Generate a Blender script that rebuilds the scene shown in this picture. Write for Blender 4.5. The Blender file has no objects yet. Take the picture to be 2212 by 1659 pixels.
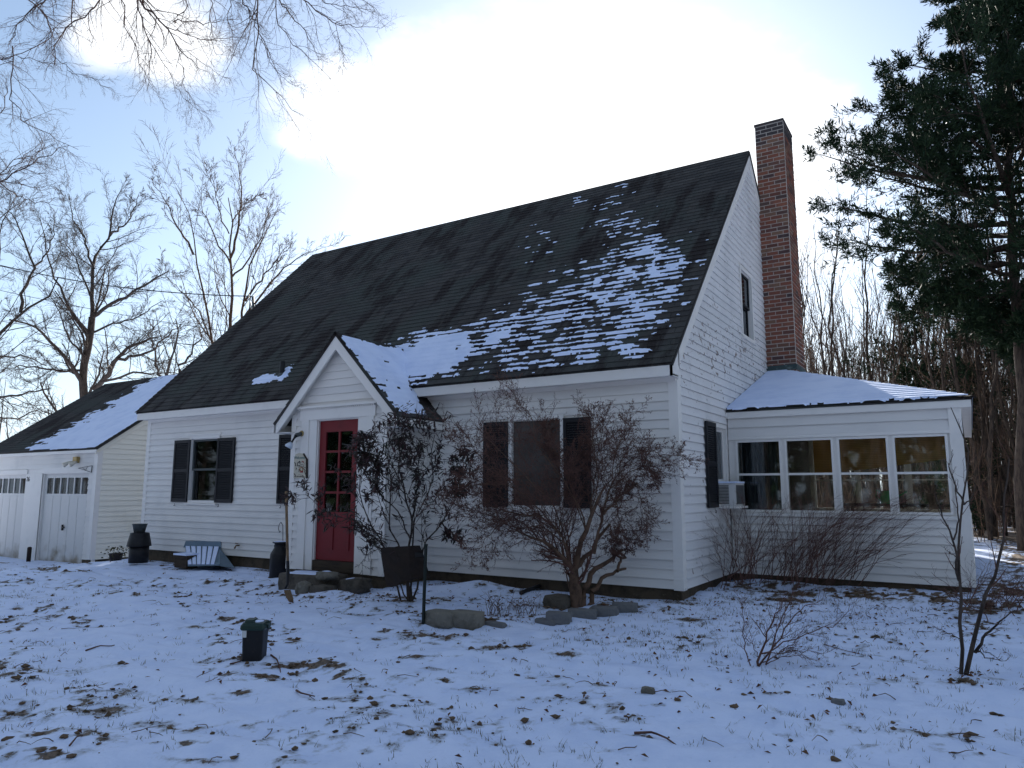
import bpy, math, random
import numpy as np
from mathutils import Matrix, Vector

random.seed(7)
SC = bpy.context.scene
COL = SC.collection

# ------------------------------------------------------------------ camera
CAM = np.array([2.994, -8.61, 1.177]); YAW, PITCH, ROLL = 0.559, 0.143, 0.001
FPX = 1571.3                                   # focal length for a picture 2212 wide
def _basis():
    cy, sy = math.cos(YAW), math.sin(YAW); cp, sp = math.cos(PITCH), math.sin(PITCH)
    f = np.array([-sy*cp, cy*cp, sp]); r = np.array([cy, sy, 0.0]); u = np.cross(r, f)
    cr, sr = math.cos(ROLL), math.sin(ROLL)
    return r*cr + u*sr, -r*sr + u*cr, f
RR, UU, FF = _basis()
cam_d = bpy.data.cameras.new('camera'); cam = bpy.data.objects.new('camera', cam_d); COL.objects.link(cam)
cam_d.sensor_width = 36; cam_d.lens = 36*FPX/2212; cam_d.clip_start = .05; cam_d.clip_end = 2000
cam.matrix_world = Matrix(((RR[0], UU[0], -FF[0], CAM[0]), (RR[1], UU[1], -FF[1], CAM[1]), (RR[2], UU[2], -FF[2], CAM[2]), (0, 0, 0, 1)))
SC.camera = cam
def ray(px, py): return FF + RR*(px-1106)/FPX - UU*(py-829.5)/FPX
def at(px, py, depth): return CAM + ray(px, py)*depth
def on_y(px, py, y): v = ray(px, py); return CAM + v*(y-CAM[1])/v[1]
def on_x(px, py, x): v = ray(px, py); return CAM + v*(x-CAM[0])/v[0]
def pix(P):
    v = np.asarray(P, float)-CAM; z = v@FF
    return 1106+FPX*(v@RR)/z, 829.5-FPX*(v@UU)/z

# ------------------------------------------------------------------ world, sun, exposure
SUN_EL, SUN_AZ = math.radians(23), math.radians(25)      # azimuth measured from +Y towards -X
SUN = np.array([-math.sin(SUN_AZ)*math.cos(SUN_EL), math.cos(SUN_AZ)*math.cos(SUN_EL), math.sin(SUN_EL)])
W = bpy.data.worlds.new('World'); SC.world = W; W.use_nodes = True
nt = W.node_tree; nt.nodes.clear()
def N(t, kind, **kw):
    n = t.nodes.new(kind)
    for k, v in kw.items(): setattr(n, k, v)
    return n
def math_(t, op, a, b=None, clamp=False):
    n = N(t, 'ShaderNodeMath', operation=op, use_clamp=clamp)
    for i, v in enumerate((a, b)):
        if v is None: continue
        if isinstance(v, (int, float)): n.inputs[i].default_value = v
        else: t.links.new(v, n.inputs[i])
    return n.outputs[0]
def mix_(t, fac, a, b, mode='MIX'):
    n = N(t, 'ShaderNodeMix', data_type='RGBA', blend_type=mode)
    for i, v in ((0, fac), (6, a), (7, b)):
        if isinstance(v, (int, float)): n.inputs[i].default_value = v
        elif isinstance(v, (tuple, list)): n.inputs[i].default_value = (*v[:3], 1)
        else: t.links.new(v, n.inputs[i])
    return n.outputs[2]
def ramp_(t, v, lo, hi, a=0., b=1., smooth=True):
    n = N(t, 'ShaderNodeMapRange', interpolation_type='SMOOTHSTEP' if smooth else 'LINEAR')
    t.links.new(v, n.inputs[0])
    for i, x in zip((1, 2, 3, 4), (lo, hi, a, b)): n.inputs[i].default_value = x
    return n.outputs[0]
sky = N(nt, 'ShaderNodeTexSky', sky_type='NISHITA', sun_disc=False, sun_elevation=SUN_EL, sun_rotation=-SUN_AZ, air_density=1.0, dust_density=.5, ozone_density=1.2, altitude=50)
tc = N(nt, 'ShaderNodeTexCoord'); gen = tc.outputs['Generated']
def dotv(d):
    n = N(nt, 'ShaderNodeVectorMath', operation='DOT_PRODUCT'); nt.links.new(gen, n.inputs[0]); n.inputs[1].default_value = tuple(d); return n.outputs['Value']
sd = dotv(SUN)
skyc = N(nt, 'ShaderNodeVectorMath', operation='SCALE'); nt.links.new(sky.outputs[0], skyc.inputs[0]); skyc.inputs['Scale'].default_value = .52
# thin bright veil round the sun, and cumulus lit from behind: brighter the nearer the sun
veil = math_(nt, 'POWER', math_(nt, 'MAXIMUM', sd, 0.), 16.)
noi = N(nt, 'ShaderNodeTexNoise'); noi.inputs['Scale'].default_value = 4.5; noi.inputs['Detail'].default_value = 8; noi.inputs['Roughness'].default_value = .55
mp = N(nt, 'ShaderNodeMapping'); mp.inputs['Scale'].default_value = (1, 1, 2.2); nt.links.new(gen, mp.inputs[0]); nt.links.new(mp.outputs[0], noi.inputs[0])
nz = noi.outputs[0]
def pdir(px, py): v = ray(px, py); return v/np.linalg.norm(v)
blobs = [(1130, 320, .16), (900, 250, .11), (1380, 370, .20), (985, 170, .08), (745, 255, .085), (1300, 270, .14), (680, 290, .05), (1480, 200, .10), (1560, 400, .16), (330, 60, .08), (220, 80, .05), (260, 20, .07)]
f = None
for px, py, rad in blobs:
    a = math_(nt, 'ARCCOSINE', math_(nt, 'MINIMUM', dotv(pdir(px, py)), .99999))
    b = math_(nt, 'SUBTRACT', 1., math_(nt, 'DIVIDE', a, rad))
    f = b if f is None else math_(nt, 'MAXIMUM', f, b)
f = math_(nt, 'MAXIMUM', f, -.6)
# scattered clouds elsewhere: the same noise decides where a cloud forms; the clearing round the branches on the left stays open
gen_c = ramp_(nt, nz, .50, .60, -.6, .14)
clear = math_(nt, 'SUBTRACT', 1., ramp_(nt, dotv(pdir(1050, 500)), .55, .75))
f = math_(nt, 'MAXIMUM', f, math_(nt, 'SUBTRACT', math_(nt, 'MULTIPLY', math_(nt, 'ADD', gen_c, .6), clear), .6))
f = math_(nt, 'ADD', f, math_(nt, 'MULTIPLY', math_(nt, 'SUBTRACT', nz, .5), 2.3))
cmask = ramp_(nt, f, -.10, .62)
fwd = math_(nt, 'POWER', math_(nt, 'MAXIMUM', sd, 0.), 4.)
cb = math_(nt, 'ADD', 4.3, math_(nt, 'MULTIPLY', fwd, .9))
ccol = N(nt, 'ShaderNodeVectorMath', operation='SCALE'); ccol.inputs[0].default_value = (.97, 1.0, 1.04); nt.links.new(cb, ccol.inputs['Scale'])
# pale winter air: a thin veil that whitens the blue, most of it low down and round the sun
sepz = N(nt, 'ShaderNodeSeparateXYZ'); nt.links.new(gen, sepz.inputs[0])
low = math_(nt, 'POWER', math_(nt, 'SUBTRACT', 1., math_(nt, 'ABSOLUTE', sepz.outputs[2]), True), 5.)
fwd2 = math_(nt, 'POWER', math_(nt, 'MAXIMUM', math_(nt, 'ADD', .15, math_(nt, 'MULTIPLY', sd, .85)), 0.), 2.)
vcol = N(nt, 'ShaderNodeVectorMath', operation='SCALE'); vcol.inputs[0].default_value = (.74, .98, 1.32)
nt.links.new(math_(nt, 'ADD', math_(nt, 'ADD', math_(nt, 'MULTIPLY', veil, .9), math_(nt, 'MULTIPLY', low, math_(nt, 'ADD', .3, math_(nt, 'MULTIPLY', fwd2, .8)))), math_(nt, 'ADD', .32, math_(nt, 'MULTIPLY', fwd2, .2))), vcol.inputs['Scale'])
# low down the sky's own yellow is taken out by the same air
greyer = mix_(nt, math_(nt, 'MULTIPLY', low, .85, True), skyc.outputs[0], (1.9, 2.3, 2.9))
tot = N(nt, 'ShaderNodeVectorMath', operation='ADD'); nt.links.new(greyer, tot.inputs[0]); nt.links.new(vcol.outputs[0], tot.inputs[1])
fin = mix_(nt, cmask, tot.outputs[0], ccol.outputs[0])
bg = N(nt, 'ShaderNodeBackground'); bg.inputs[1].default_value = .1
nt.links.new(fin, bg.inputs[0])
wo = N(nt, 'ShaderNodeOutputWorld'); nt.links.new(bg.outputs[0], wo.inputs[0])

sl = bpy.data.lights.new('sun', 'SUN'); sl.energy = 5.0; sl.angle = math.radians(.5); sl.color = (1, .95, .87)
so = bpy.data.objects.new('sun', sl); COL.objects.link(so); so.rotation_euler = Vector(tuple(SUN)).to_track_quat('Z', 'Y').to_euler()
so.location = (0, 0, 30)
vs = SC.view_settings; vs.view_transform = 'Standard'; vs.look = 'None'; vs.gamma = 1; vs.use_curve_mapping = False; vs.exposure = 1.52
SC.cycles.max_bounces = 6; SC.cycles.transparent_max_bounces = 12; SC.cycles.caustics_reflective = False; SC.cycles.caustics_refractive = False

# ------------------------------------------------------------------ materials
M = {}
def mat(name, col, rough=.7, noise=None, bump=None, island=None, metal=0., spec=.3, extra=None):
    m = bpy.data.materials.new(name); m.use_nodes = True; t = m.node_tree
    p = t.nodes['Principled BSDF']; p.inputs['Roughness'].default_value = rough; p.inputs['Metallic'].default_value = metal
    p.inputs['Specular IOR Level'].default_value = spec
    c = N(t, 'ShaderNodeRGB').outputs[0]; c.node.outputs[0].default_value = (*col, 1)
    tcn = N(t, 'ShaderNodeTexCoord').outputs['Object']; geo = N(t, 'ShaderNodeNewGeometry')
    pos = geo.outputs['Position']
    if island:                                    # (colour2, colour3): each separate piece takes its own tint
        cr = N(t, 'ShaderNodeValToRGB'); cr.color_ramp.interpolation = 'LINEAR'
        cols = [col]+list(island); els = cr.color_ramp.elements
        while len(els) < len(cols): els.new(.5)
        for i, cc in enumerate(cols): els[i].position = i/(len(cols)-1); els[i].color = (*cc, 1)
        oi = N(t, 'ShaderNodeObjectInfo')
        s = math_(t, 'FRACT', math_(t, 'ADD', geo.outputs['Random Per Island'], oi.outputs['Random']))
        t.links.new(s, cr.inputs[0]); c = cr.outputs[0]
    if noise:                                     # list of (scale, colour, lo, hi)
        for sc_, cc, lo, hi in noise:
            nn = N(t, 'ShaderNodeTexNoise'); nn.inputs['Detail'].default_value = 6; nn.inputs['Roughness'].default_value = .6
            if isinstance(sc_, tuple):
                mpn = N(t, 'ShaderNodeMapping'); mpn.inputs['Scale'].default_value = sc_; t.links.new(pos, mpn.inputs[0]); t.links.new(mpn.outputs[0], nn.inputs[0]); nn.inputs['Scale'].default_value = 1
            else:
                nn.inputs['Scale'].default_value = sc_; t.links.new(pos, nn.inputs[0])
            c = mix_(t, ramp_(t, nn.outputs[0], lo, hi), c, cc)
    if extra: c = extra(t, c, pos, p)
    t.links.new(c, p.inputs['Base Color'])
    if bump:
        nn = N(t, 'ShaderNodeTexNoise'); nn.inputs['Scale'].default_value = bump[0]; nn.inputs['Detail'].default_value = 5; t.links.new(pos, nn.inputs[0])
        b = N(t, 'ShaderNodeBump'); b.inputs['Strength'].default_value = bump[1]; b.inputs['Distance'].default_value = bump[2]
        t.links.new(nn.outputs[0], b.inputs['Height']); t.links.new(b.outputs[0], p.inputs['Normal'])
    M[name] = m; return m

mat('white_siding', (.70, .67, .63), .55, [(1.1, (.62, .60, .575), .45, .75), (26, (.42, .38, .33), .71, .78)], (60, .08, .006), island=[(.74, .71, .67), (.67, .645, .615)])
def peel(t, c, pos, p):
    # flakes of bare grey-brown wood where the paint has come off, thickest on the lower gable
    sep = N(t, 'ShaderNodeSeparateXYZ'); t.links.new(pos, sep.inputs[0])
    h = ramp_(t, math_(t, 'ABSOLUTE', math_(t, 'SUBTRACT', sep.outputs[2], 3.25)), 0., .95, 1., 0.)
    n1 = N(t, 'ShaderNodeTexNoise'); n1.inputs['Scale'].default_value = 13; n1.inputs['Detail'].default_value = 4; t.links.new(pos, n1.inputs[0])
    n2 = N(t, 'ShaderNodeTexNoise'); n2.inputs['Scale'].default_value = 2.2; t.links.new(pos, n2.inputs[0])
    s = math_(t, 'ADD', math_(t, 'ADD', n1.outputs[0], math_(t, 'MULTIPLY', h, .085)), math_(t, 'MULTIPLY', math_(t, 'SUBTRACT', n2.outputs[0], .5), .25))
    return mix_(t, ramp_(t, s, .682, .70), c, (.24, .19, .165))
mat('white_siding_peeling', (.68, .66, .65), .6, [(1.4, (.60, .585, .58), .45, .75)], (60, .12, .008), island=[(.72, .70, .69), (.64, .63, .62)], extra=peel)
mat('white_trim', (.74, .71, .67), .5, [(3, (.67, .645, .61), .5, .8), (30, (.38, .34, .3), .74, .8)], (60, .08, .01))
mat('bounce_lit_siding', (.78, .75, .66), .55, [(1.2, (.68, .65, .56), .5, .75), (14, (.34, .28, .2), .74, .8)], (40, .15, .01))  # white siding of the garage side, warm bounced light put into the colour
def dirt_low(t, c, pos, p):
    sep = N(t, 'ShaderNodeSeparateXYZ'); t.links.new(pos, sep.inputs[0])
    n1 = N(t, 'ShaderNodeTexNoise'); n1.inputs['Scale'].default_value = 3; n1.inputs['Detail'].default_value = 6; t.links.new(pos, n1.inputs[0])
    s = math_(t, 'SUBTRACT', n1.outputs[0], math_(t, 'MULTIPLY', math_(t, 'ADD', sep.outputs[2], .45), .9))
    return mix_(t, ramp_(t, s, .35, .8), c, (.24, .19, .13))
mat('garage_door_paint', (.60, .585, .56), .5, None, (50, .1, .01), extra=dirt_low)
mat('shingle', (.048, .044, .042), .92, [(.7, (.055, .060, .054), .45, .62), ((2.2, .7, .7), (.024, .019, .018), .48, .62), ((7, 1.2, 1.2), (.06, .055, .05), .56, .7), (60, (.075, .075, .078), .55, .75)], (140, .5, .01), island=[(.070, .066, .062), (.038, .036, .036), (.06, .055, .05)], spec=.15)
mat('brick', (.20, .075, .05), .85, [(30, (.14, .075, .055), .55, .75), (8, (.12, .075, .065), .58, .72)], (90, .5, .008), island=[(.22, .075, .048), (.06, .042, .044), (.21, .12, .08), (.11, .045, .036), (.25, .095, .06), (.08, .05, .045)], spec=.15)
mat('brick_sooty', (.045, .038, .04), .9, [(12, (.075, .045, .04), .5, .7)], (60, .5, .01))
mat('mortar', (.42, .38, .34), .95, [(9, (.28, .25, .23), .5, .7)], (90, .5, .01), spec=.1)
mat('copper_flashing', (.04, .065, .065), .6, [(9, (.16, .2, .19), .5, .7)])
mat('black_shutter', (.010, .010, .013), .55, [(20, (.02, .02, .022), .55, .75)], spec=.25)
mat('red_door', (.17, .012, .016), .55, [(5, (.12, .010, .013), .5, .75), (40, (.21, .03, .03), .65, .75)], (30, .1, .01))
mat('dark_metal', (.010, .010, .012), .5, [(20, (.03, .025, .02), .55, .8)])
mat('foundation', (.085, .062, .04), .9, [(5, (.05, .038, .025), .45, .65), (22, (.12, .1, .07), .6, .75)], (30, .5, .02))
mat('rock', (.10, .085, .068), .9, [(6, (.055, .048, .038), .45, .65), (40, (.15, .135, .115), .6, .75)], (25, .7, .03))
mat('pale_rock', (.19, .175, .145), .9, [(6, (.11, .10, .08), .45, .65), (40, (.32, .29, .25), .6, .75)], (25, .7, .03))
mat('grey_stone', (.15, .15, .15), .9, [(7, (.14, .14, .145), .45, .65)], (25, .7, .03))
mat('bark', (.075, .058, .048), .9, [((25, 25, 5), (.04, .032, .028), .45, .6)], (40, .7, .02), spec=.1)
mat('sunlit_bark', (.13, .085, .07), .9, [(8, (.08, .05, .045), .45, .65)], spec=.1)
mat('twig_red', (.13, .068, .052), .8, [(12, (.08, .042, .036), .45, .65)], spec=.15)
mat('twig_brown', (.135, .085, .058), .85, [(12, (.08, .052, .038), .45, .65)], spec=.1)
mat('rhododendron_leaf', (.035, .020, .020), .5, None, None, island=[(.065, .028, .028), (.022, .026, .018), (.05, .025, .022)], spec=.3)
mat('needles', (.012, .026, .015), .7, None, None, island=[(.024, .042, .018), (.009, .02, .014)], spec=.1)
mat('soil', (.15, .10, .065), .95, [(16, (.07, .05, .034), .45, .65)], (60, .8, .02), spec=.1)
mat('dead_leaf', (.12, .05, .028), .8, None, None, island=[(.2, .11, .06), (.07, .03, .02), (.16, .06, .03)], spec=.1)
mat('dry_grass', (.12, .10, .055), .85, None, None, island=[(.07, .075, .035), (.18, .14, .08)], spec=.1)
mat('handle_wood', (.22, .14, .075), .7, [((30, 30, 3), (.13, .085, .05), .45, .65)])
mat('rusty_blade', (.16, .10, .055), .75, [(12, (.09, .05, .03), .45, .65)])
mat('dark_green_plastic', (.008, .03, .022), .4, [(5, (.012, .02, .02), .5, .7)], spec=.4)
mat('post_green', (.008, .014, .011), .6)
mat('brown_tin', (.028, .018, .013), .8, [(5, (.022, .015, .012), .45, .65)], (12, .4, .02))
mat('brown_plastic', (.03, .02, .017), .6, [(5, (.022, .016, .013), .45, .65)])
mat('grey_plastic', (.07, .08, .08), .6)
mat('cream_sign', (.50, .46, .36), .6, [(12, (.42, .39, .31), .5, .7)])
mat('ink', (.06, .05, .06), .8); mat('ink_red', (.35, .05, .05), .8); mat('ink_brown', (.3, .13, .05), .8); mat('ink_teal', (.12, .22, .22), .8)
mat('brass', (.35, .25, .10), .45, metal=.4); mat('lamp_glass', (.55, .62, .72), .15, spec=.7)
mat('curtain', (.075, .078, .078), .9, [((14, 14, .4), (.04, .042, .045), .42, .58)])
mat('purple_curtain', (.38, .09, .30), .9, [((14, 14, .4), (.20, .05, .18), .42, .58)])
mat('grey_curtain', (.50, .50, .50), .9, [((18, 18, .4), (.34, .31, .33), .42, .58)])
mat('lace', (.75, .76, .72), .9, [(40, (.2, .2, .2), .45, .6)])
mat('dark_room', (.045, .035, .028), .9); mat('room_wall', (.20, .17, .13), .9)
mat('green_plastic', (.02, .34, .09), .4)
mat('white_plastic', (.62, .61, .59), .5); mat('ac_grille', (.10, .10, .10), .6)
mat('hatch_plastic', (.13, .19, .24), .5, [(5, (.09, .14, .18), .5, .7)])
mat('cable', (.008, .008, .01), .6); mat('porcelain', (.6, .55, .45), .4)
mat('dark_wood', (.05, .035, .022), .85, [((4, 4, 30), (.03, .02, .015), .45, .65)])
def blind_f(t, c, pos, p):
    sep = N(t, 'ShaderNodeSeparateXYZ'); t.links.new(pos, sep.inputs[0])
    w = math_(t, 'SINE', math_(t, 'MULTIPLY', sep.outputs[2], 260.))
    p.inputs['Transmission Weight'].default_value = 0
    return mix_(t, ramp_(t, w, -.2, .8), c, (.28, .13, .04))
mat('bamboo_blind', (.66, .33, .11), .8, [((3, 3, 40), (.5, .23, .07), .42, .6)], extra=blind_f)
# slatted bamboo lets part of the daylight behind through
bb = M['bamboo_blind'].node_tree; tr = N(bb, 'ShaderNodeBsdfTranslucent'); tr.inputs[0].default_value = (.85, .42, .12, 1); ms = N(bb, 'ShaderNodeMixShader'); ms.inputs[0].default_value = .6
bb.links.new(bb.nodes['Principled BSDF'].outputs[0], ms.inputs[1]); bb.links.new(tr.outputs[0], ms.inputs[2]); bb.links.new(ms.outputs[0], bb.nodes['Material Output'].inputs[0])

def snow_mat(name, attr):
    m = bpy.data.materials.new(name); m.use_nodes = True; t = m.node_tree; p = t.nodes['Principled BSDF']
    p.inputs['Roughness'].default_value = .55; p.inputs['Specular IOR Level'].default_value = .25
    geo = N(t, 'ShaderNodeNewGeometry'); pos = geo.outputs['Position']
    def ns(s, d=6, r=.6):
        n = N(t, 'ShaderNodeTexNoise'); n.inputs['Scale'].default_value = s; n.inputs['Detail'].default_value = d; n.inputs['Roughness'].default_value = r; t.links.new(pos, n.inputs[0]); return n.outputs[0]
    c = mix_(t, ramp_(t, ns(3), .4, .7), (.69, .77, .97), (.60, .69, .91))
    if attr:
        a = N(t, 'ShaderNodeAttribute', attribute_name='soil'); sv = a.outputs['Fac']
        n1, n2 = ns(9, 8, .7), ns(28, 8, .7)
        thin = math_(t, 'ADD', math_(t, 'MULTIPLY', sv, .55), math_(t, 'ADD', math_(t, 'MULTIPLY', n1, .45), math_(t, 'MULTIPLY', n2, .55)))
        c = mix_(t, ramp_(t, thin, .57, .80, 0., .62), c, (.22, .23, .23))          # blades and grit showing through thin snow
        soilc = mix_(t, ramp_(t, n2, .4, .6), (.17, .115, .075), (.07, .05, .036))
        s2 = math_(t, 'ADD', sv, math_(t, 'MULTIPLY', math_(t, 'SUBTRACT', math_(t, 'ADD', math_(t, 'MULTIPLY', n1, .5), math_(t, 'MULTIPLY', n2, .5)), .5), 2.1))
        c = mix_(t, ramp_(t, s2, .46, .60), c, soilc)
    t.links.new(c, p.inputs['Base Color'])
    b = N(t, 'ShaderNodeBump'); b.inputs['Strength'].default_value = .35; b.inputs['Distance'].default_value = .02
    t.links.new(ns(22, 8, .65), b.inputs['Height']); t.links.new(b.outputs[0], p.inputs['Normal'])
    M[name] = m
snow_mat('snow', False); snow_mat('snow_ground', True)
def glass(name, tint, keep=.9):
    m = bpy.data.materials.new(name); m.use_nodes = True; t = m.node_tree; t.nodes.clear()
    tr = N(t, 'ShaderNodeBsdfTransparent'); tr.inputs[0].default_value = (*tint, 1)
    gl = N(t, 'ShaderNodeBsdfGlossy'); gl.inputs['Roughness'].default_value = .03; gl.inputs[0].default_value = (.9, .95, 1, 1)
    geo = N(t, 'ShaderNodeNewGeometry'); nn = N(t, 'ShaderNodeTexNoise'); nn.inputs['Scale'].default_value = 2.5; t.links.new(geo.outputs['Position'], nn.inputs[0])
    b = N(t, 'ShaderNodeBump'); b.inputs['Strength'].default_value = .05; b.inputs['Distance'].default_value = .012; t.links.new(nn.outputs[0], b.inputs['Height']); t.links.new(b.outputs[0], gl.inputs['Normal'])
    fr = N(t, 'ShaderNodeFresnel'); fr.inputs[0].default_value = 1.5
    mx = N(t, 'ShaderNodeMixShader'); t.links.new(fr.outputs[0], mx.inputs[0]); t.links.new(tr.outputs[0], mx.inputs[1]); t.links.new(gl.outputs[0], mx.inputs[2])
    o = N(t, 'ShaderNodeOutputMaterial'); t.links.new(mx.outputs[0], o.inputs[0]); M[name] = m
glass('window_glass', (.86, .9, .9)); glass('screened_glass', (.35, .35, .35)); mat('insect_screen', (.045, .034, .028), .45, [(1.6, (.07, .06, .055), .45, .65)], spec=.35)

# ------------------------------------------------------------------ helpers
ORG = {}
def tag(o, label=None, cat=None, group=None, kind=None):
    if label: o['label'] = label
    if cat: o['category'] = cat
    if group: o['group'] = group
    if kind: o['kind'] = kind
    return o
def thing(name, label, cat, loc, group=None):
    o = bpy.data.objects.new(name, None); COL.objects.link(o); o.empty_display_size = .2
    o.location = tuple(loc); ORG[o] = np.array(loc, float); return tag(o, label, cat, group)
def copy_tree(src, parent=None, loc=None, rot=None, scale=None):
    o = src.copy(); COL.objects.link(o)
    if parent: o.parent = parent
    if loc is not None: o.location = tuple(loc)
    if rot is not None: o.rotation_euler = rot
    if scale is not None: o.scale = scale
    for ch in [c for c in src.children]: copy_tree(ch, o)
    return o
def mesh_np(name, V, F, mats, parent=None, smooth=False, mi=None):
    """V (n,3) in world coordinates, F list of index tuples or (m,k) array"""
    me = bpy.data.meshes.new(name)
    V = np.asarray(V, float)
    org = ORG[parent] if parent is not None else np.zeros(3)
    if isinstance(F, np.ndarray):
        m_, k = F.shape; me.vertices.add(len(V)); me.vertices.foreach_set('co', (V-org).ravel())
        me.loops.add(m_*k); me.loops.foreach_set('vertex_index', F.ravel().astype(np.int32))
        me.polygons.add(m_); me.polygons.foreach_set('loop_start', np.arange(0, m_*k, k, dtype=np.int32))
        me.update(calc_edges=True)
    else:
        me.from_pydata([tuple(v) for v in (V-org)], [], F); me.update()
    for m in (mats if isinstance(mats, (list, tuple)) else [mats]): me.materials.append(M[m] if isinstance(m, str) else m)
    if mi is not None: me.polygons.foreach_set('material_index', np.asarray(mi, dtype=np.int32))
    if smooth: me.polygons.foreach_set('use_smooth', np.ones(len(me.polygons), dtype=bool))
    o = bpy.data.objects.new(name, me); COL.objects.link(o)
    if parent is not None: o.parent = parent
    ORG[o] = org
    return o
class MB:
    def __init__(s): s.v = []; s.f = []
    def box(s, a, b):
        (x0, y0, z0), (x1, y1, z1) = a, b
        return s.hexa([(x0, y0, z0), (x1, y0, z0), (x1, y1, z0), (x0, y1, z0), (x0, y0, z1), (x1, y0, z1), (x1, y1, z1), (x0, y1, z1)])
    def hexa(s, c):
        n = len(s.v); s.v += [tuple(p) for p in c]
        s.f += [(n, n+3, n+2, n+1), (n+4, n+5, n+6, n+7), (n, n+1, n+5, n+4), (n+1, n+2, n+6, n+5), (n+2, n+3, n+7, n+6), (n+3, n, n+4, n+7)]; return s
    def bar(s, a, b, w, h, up=(0, 0, 1)):       # rectangular bar from a to b
        a, b = np.array(a, float), np.array(b, float); t = b-a; t /= np.linalg.norm(t); x = np.cross(t, up); x /= np.linalg.norm(x); y = np.cross(x, t)
        c = []
        for p in (a, b):
            for sx, sy in ((-1, -1), (1, -1), (1, 1), (-1, 1)): c.append(p+x*sx*w/2+y*sy*h/2)
        n = len(s.v); s.v += [tuple(p) for p in c]
        s.f += [(n, n+1, n+2, n+3), (n+7, n+6, n+5, n+4), (n, n+4, n+5, n+1), (n+1, n+5, n+6, n+2), (n+2, n+6, n+7, n+3), (n+3, n+7, n+4, n)]; return s
    def prism(s, poly, d):                      # planar polygon (3-D points) pushed along the vector d
        n = len(s.v); k = len(poly); d = np.array(d, float)
        s.v += [tuple(p) for p in poly]+[tuple(np.array(p, float)+d) for p in poly]
        s.f += [tuple(range(n, n+k)), tuple(range(n+2*k-1, n+k-1, -1))]+[(n+i, n+k+i, n+k+(i+1) % k, n+(i+1) % k) for i in range(k)]; return s
    def tube(s, pts, rad, k=6, cap=True):
        pts = np.array(pts, float); m = len(pts); rad = np.broadcast_to(rad, (m,)); t = np.gradient(pts, axis=0); t /= np.linalg.norm(t, axis=1)[:, None]+1e-9
        ref = np.array([.31, .2, .93]); n0 = len(s.v)
        for i in range(m):
            u = np.cross(t[i], ref); u /= np.linalg.norm(u)+1e-9; w = np.cross(t[i], u)
            for j in range(k):
                a = 2*math.pi*j/k; s.v.append(tuple(pts[i]+rad[i]*(math.cos(a)*u+math.sin(a)*w)))
        for i in range(m-1):
            for j in range(k): s.f.append((n0+i*k+j, n0+i*k+(j+1) % k, n0+(i+1)*k+(j+1) % k, n0+(i+1)*k+j))
        if cap: s.f += [tuple(range(n0+k-1, n0-1, -1)), tuple(range(n0+(m-1)*k, n0+m*k))]
        return s
    def lathe(s, c, prof, k=20):                # prof: (radius, z)
        n0 = len(s.v)
        for r, z in prof:
            for j in range(k): a = 2*math.pi*j/k; s.v.append((c[0]+r*math.cos(a), c[1]+r*math.sin(a), c[2]+z))
        for i in range(len(prof)-1):
            for j in range(k): s.f.append((n0+i*k+j, n0+i*k+(j+1) % k, n0+(i+1)*k+(j+1) % k, n0+(i+1)*k+j))
        s.f += [tuple(range(n0+k-1, n0-1, -1)), tuple(range(n0+(len(prof)-1)*k, n0+len(prof)*k))]; return s
    def build(s, name, m, parent=None, smooth=False, label=None, kind=None):
        o = mesh_np(name, s.v, s.f, m, parent, smooth)
        return tag(o, label, kind=kind)
def _h(i, j, seed):
    n = (i*374761393+j*668265263+seed*1442695041) & 0xffffffff
    n = ((n ^ (n >> 13))*1274126177) & 0xffffffff
    return ((n ^ (n >> 16)) & 0xffff)/65535.
def vn(x, y, seed=0):
    x = np.asarray(x, float); y = np.asarray(y, float); xi = np.floor(x).astype(np.int64); yi = np.floor(y).astype(np.int64)
    fx = x-xi; fy = y-yi; fx = fx*fx*(3-2*fx); fy = fy*fy*(3-2*fy)
    return (_h(xi, yi, seed)*(1-fx)+_h(xi+1, yi, seed)*fx)*(1-fy)+(_h(xi, yi+1, seed)*(1-fx)+_h(xi+1, yi+1, seed)*fx)*fy
def fbm(x, y, seed=0, o=4):
    s = 0; a = .5; n = 0
    for k in range(o): s = s+a*vn(x*2**k, y*2**k, seed+k*17); n += a; a *= .5
    return s/n
def sst(x, a, b): t = np.clip((x-a)/(b-a), 0, 1); return t*t*(3-2*t)

# ------------------------------------------------------------------ ground
def zg(x, y):
    x = np.asarray(x, float); y = np.asarray(y, float)
    z = -.15-.028*np.maximum(0, -y)+0*x
    z = z+.05*sst(y, .6, 2.)*(1-sst(y, 9, 14))*sst(x, -.5, .3)
    z = z-.44*sst(-x, 10.8, 15.2)*sst(y, -6, 1)-.05*sst(-x, 2, 10)
    z = z-.04*sst(x, 2.6, 5)*1.
    z = z+.13*np.exp(-(((x+2.6)/.45)**2+((y+.45)/.28)**2))+.05*np.exp(-(((x+4.2)/.6)**2+((y+1.6)/.3)**2))
    z = z+.035*(fbm(x*.55, y*.7, 5)-.5)*2*(1-sst(np.hypot(x, y), 30, 60))
    z = z+(fbm(x*1.3, y*3., 15, 3)-.5)*.13*(1-sst(y, 2, 6))*(1-sst(-y, 12, 20))*(1-.75*np.exp(-(y/.5)**2))*(1-sst(-x, 11, 14))
    return z-.6*sst(y, 14, 60)
def gp(px, py):
    d = ray(px, py); t = 1.0
    lo = hi = None
    for i in range(4000):
        p = CAM+d*t
        if p[2] < zg(p[0], p[1]): break
        t += .02
    a, b = t-.02, t
    for i in range(20):
        m = (a+b)/2; p = CAM+d*m
        if p[2] < zg(p[0], p[1]): b = m
        else: a = m
    p = CAM+d*b; return np.array([p[0], p[1], float(zg(p[0], p[1]))])

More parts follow.
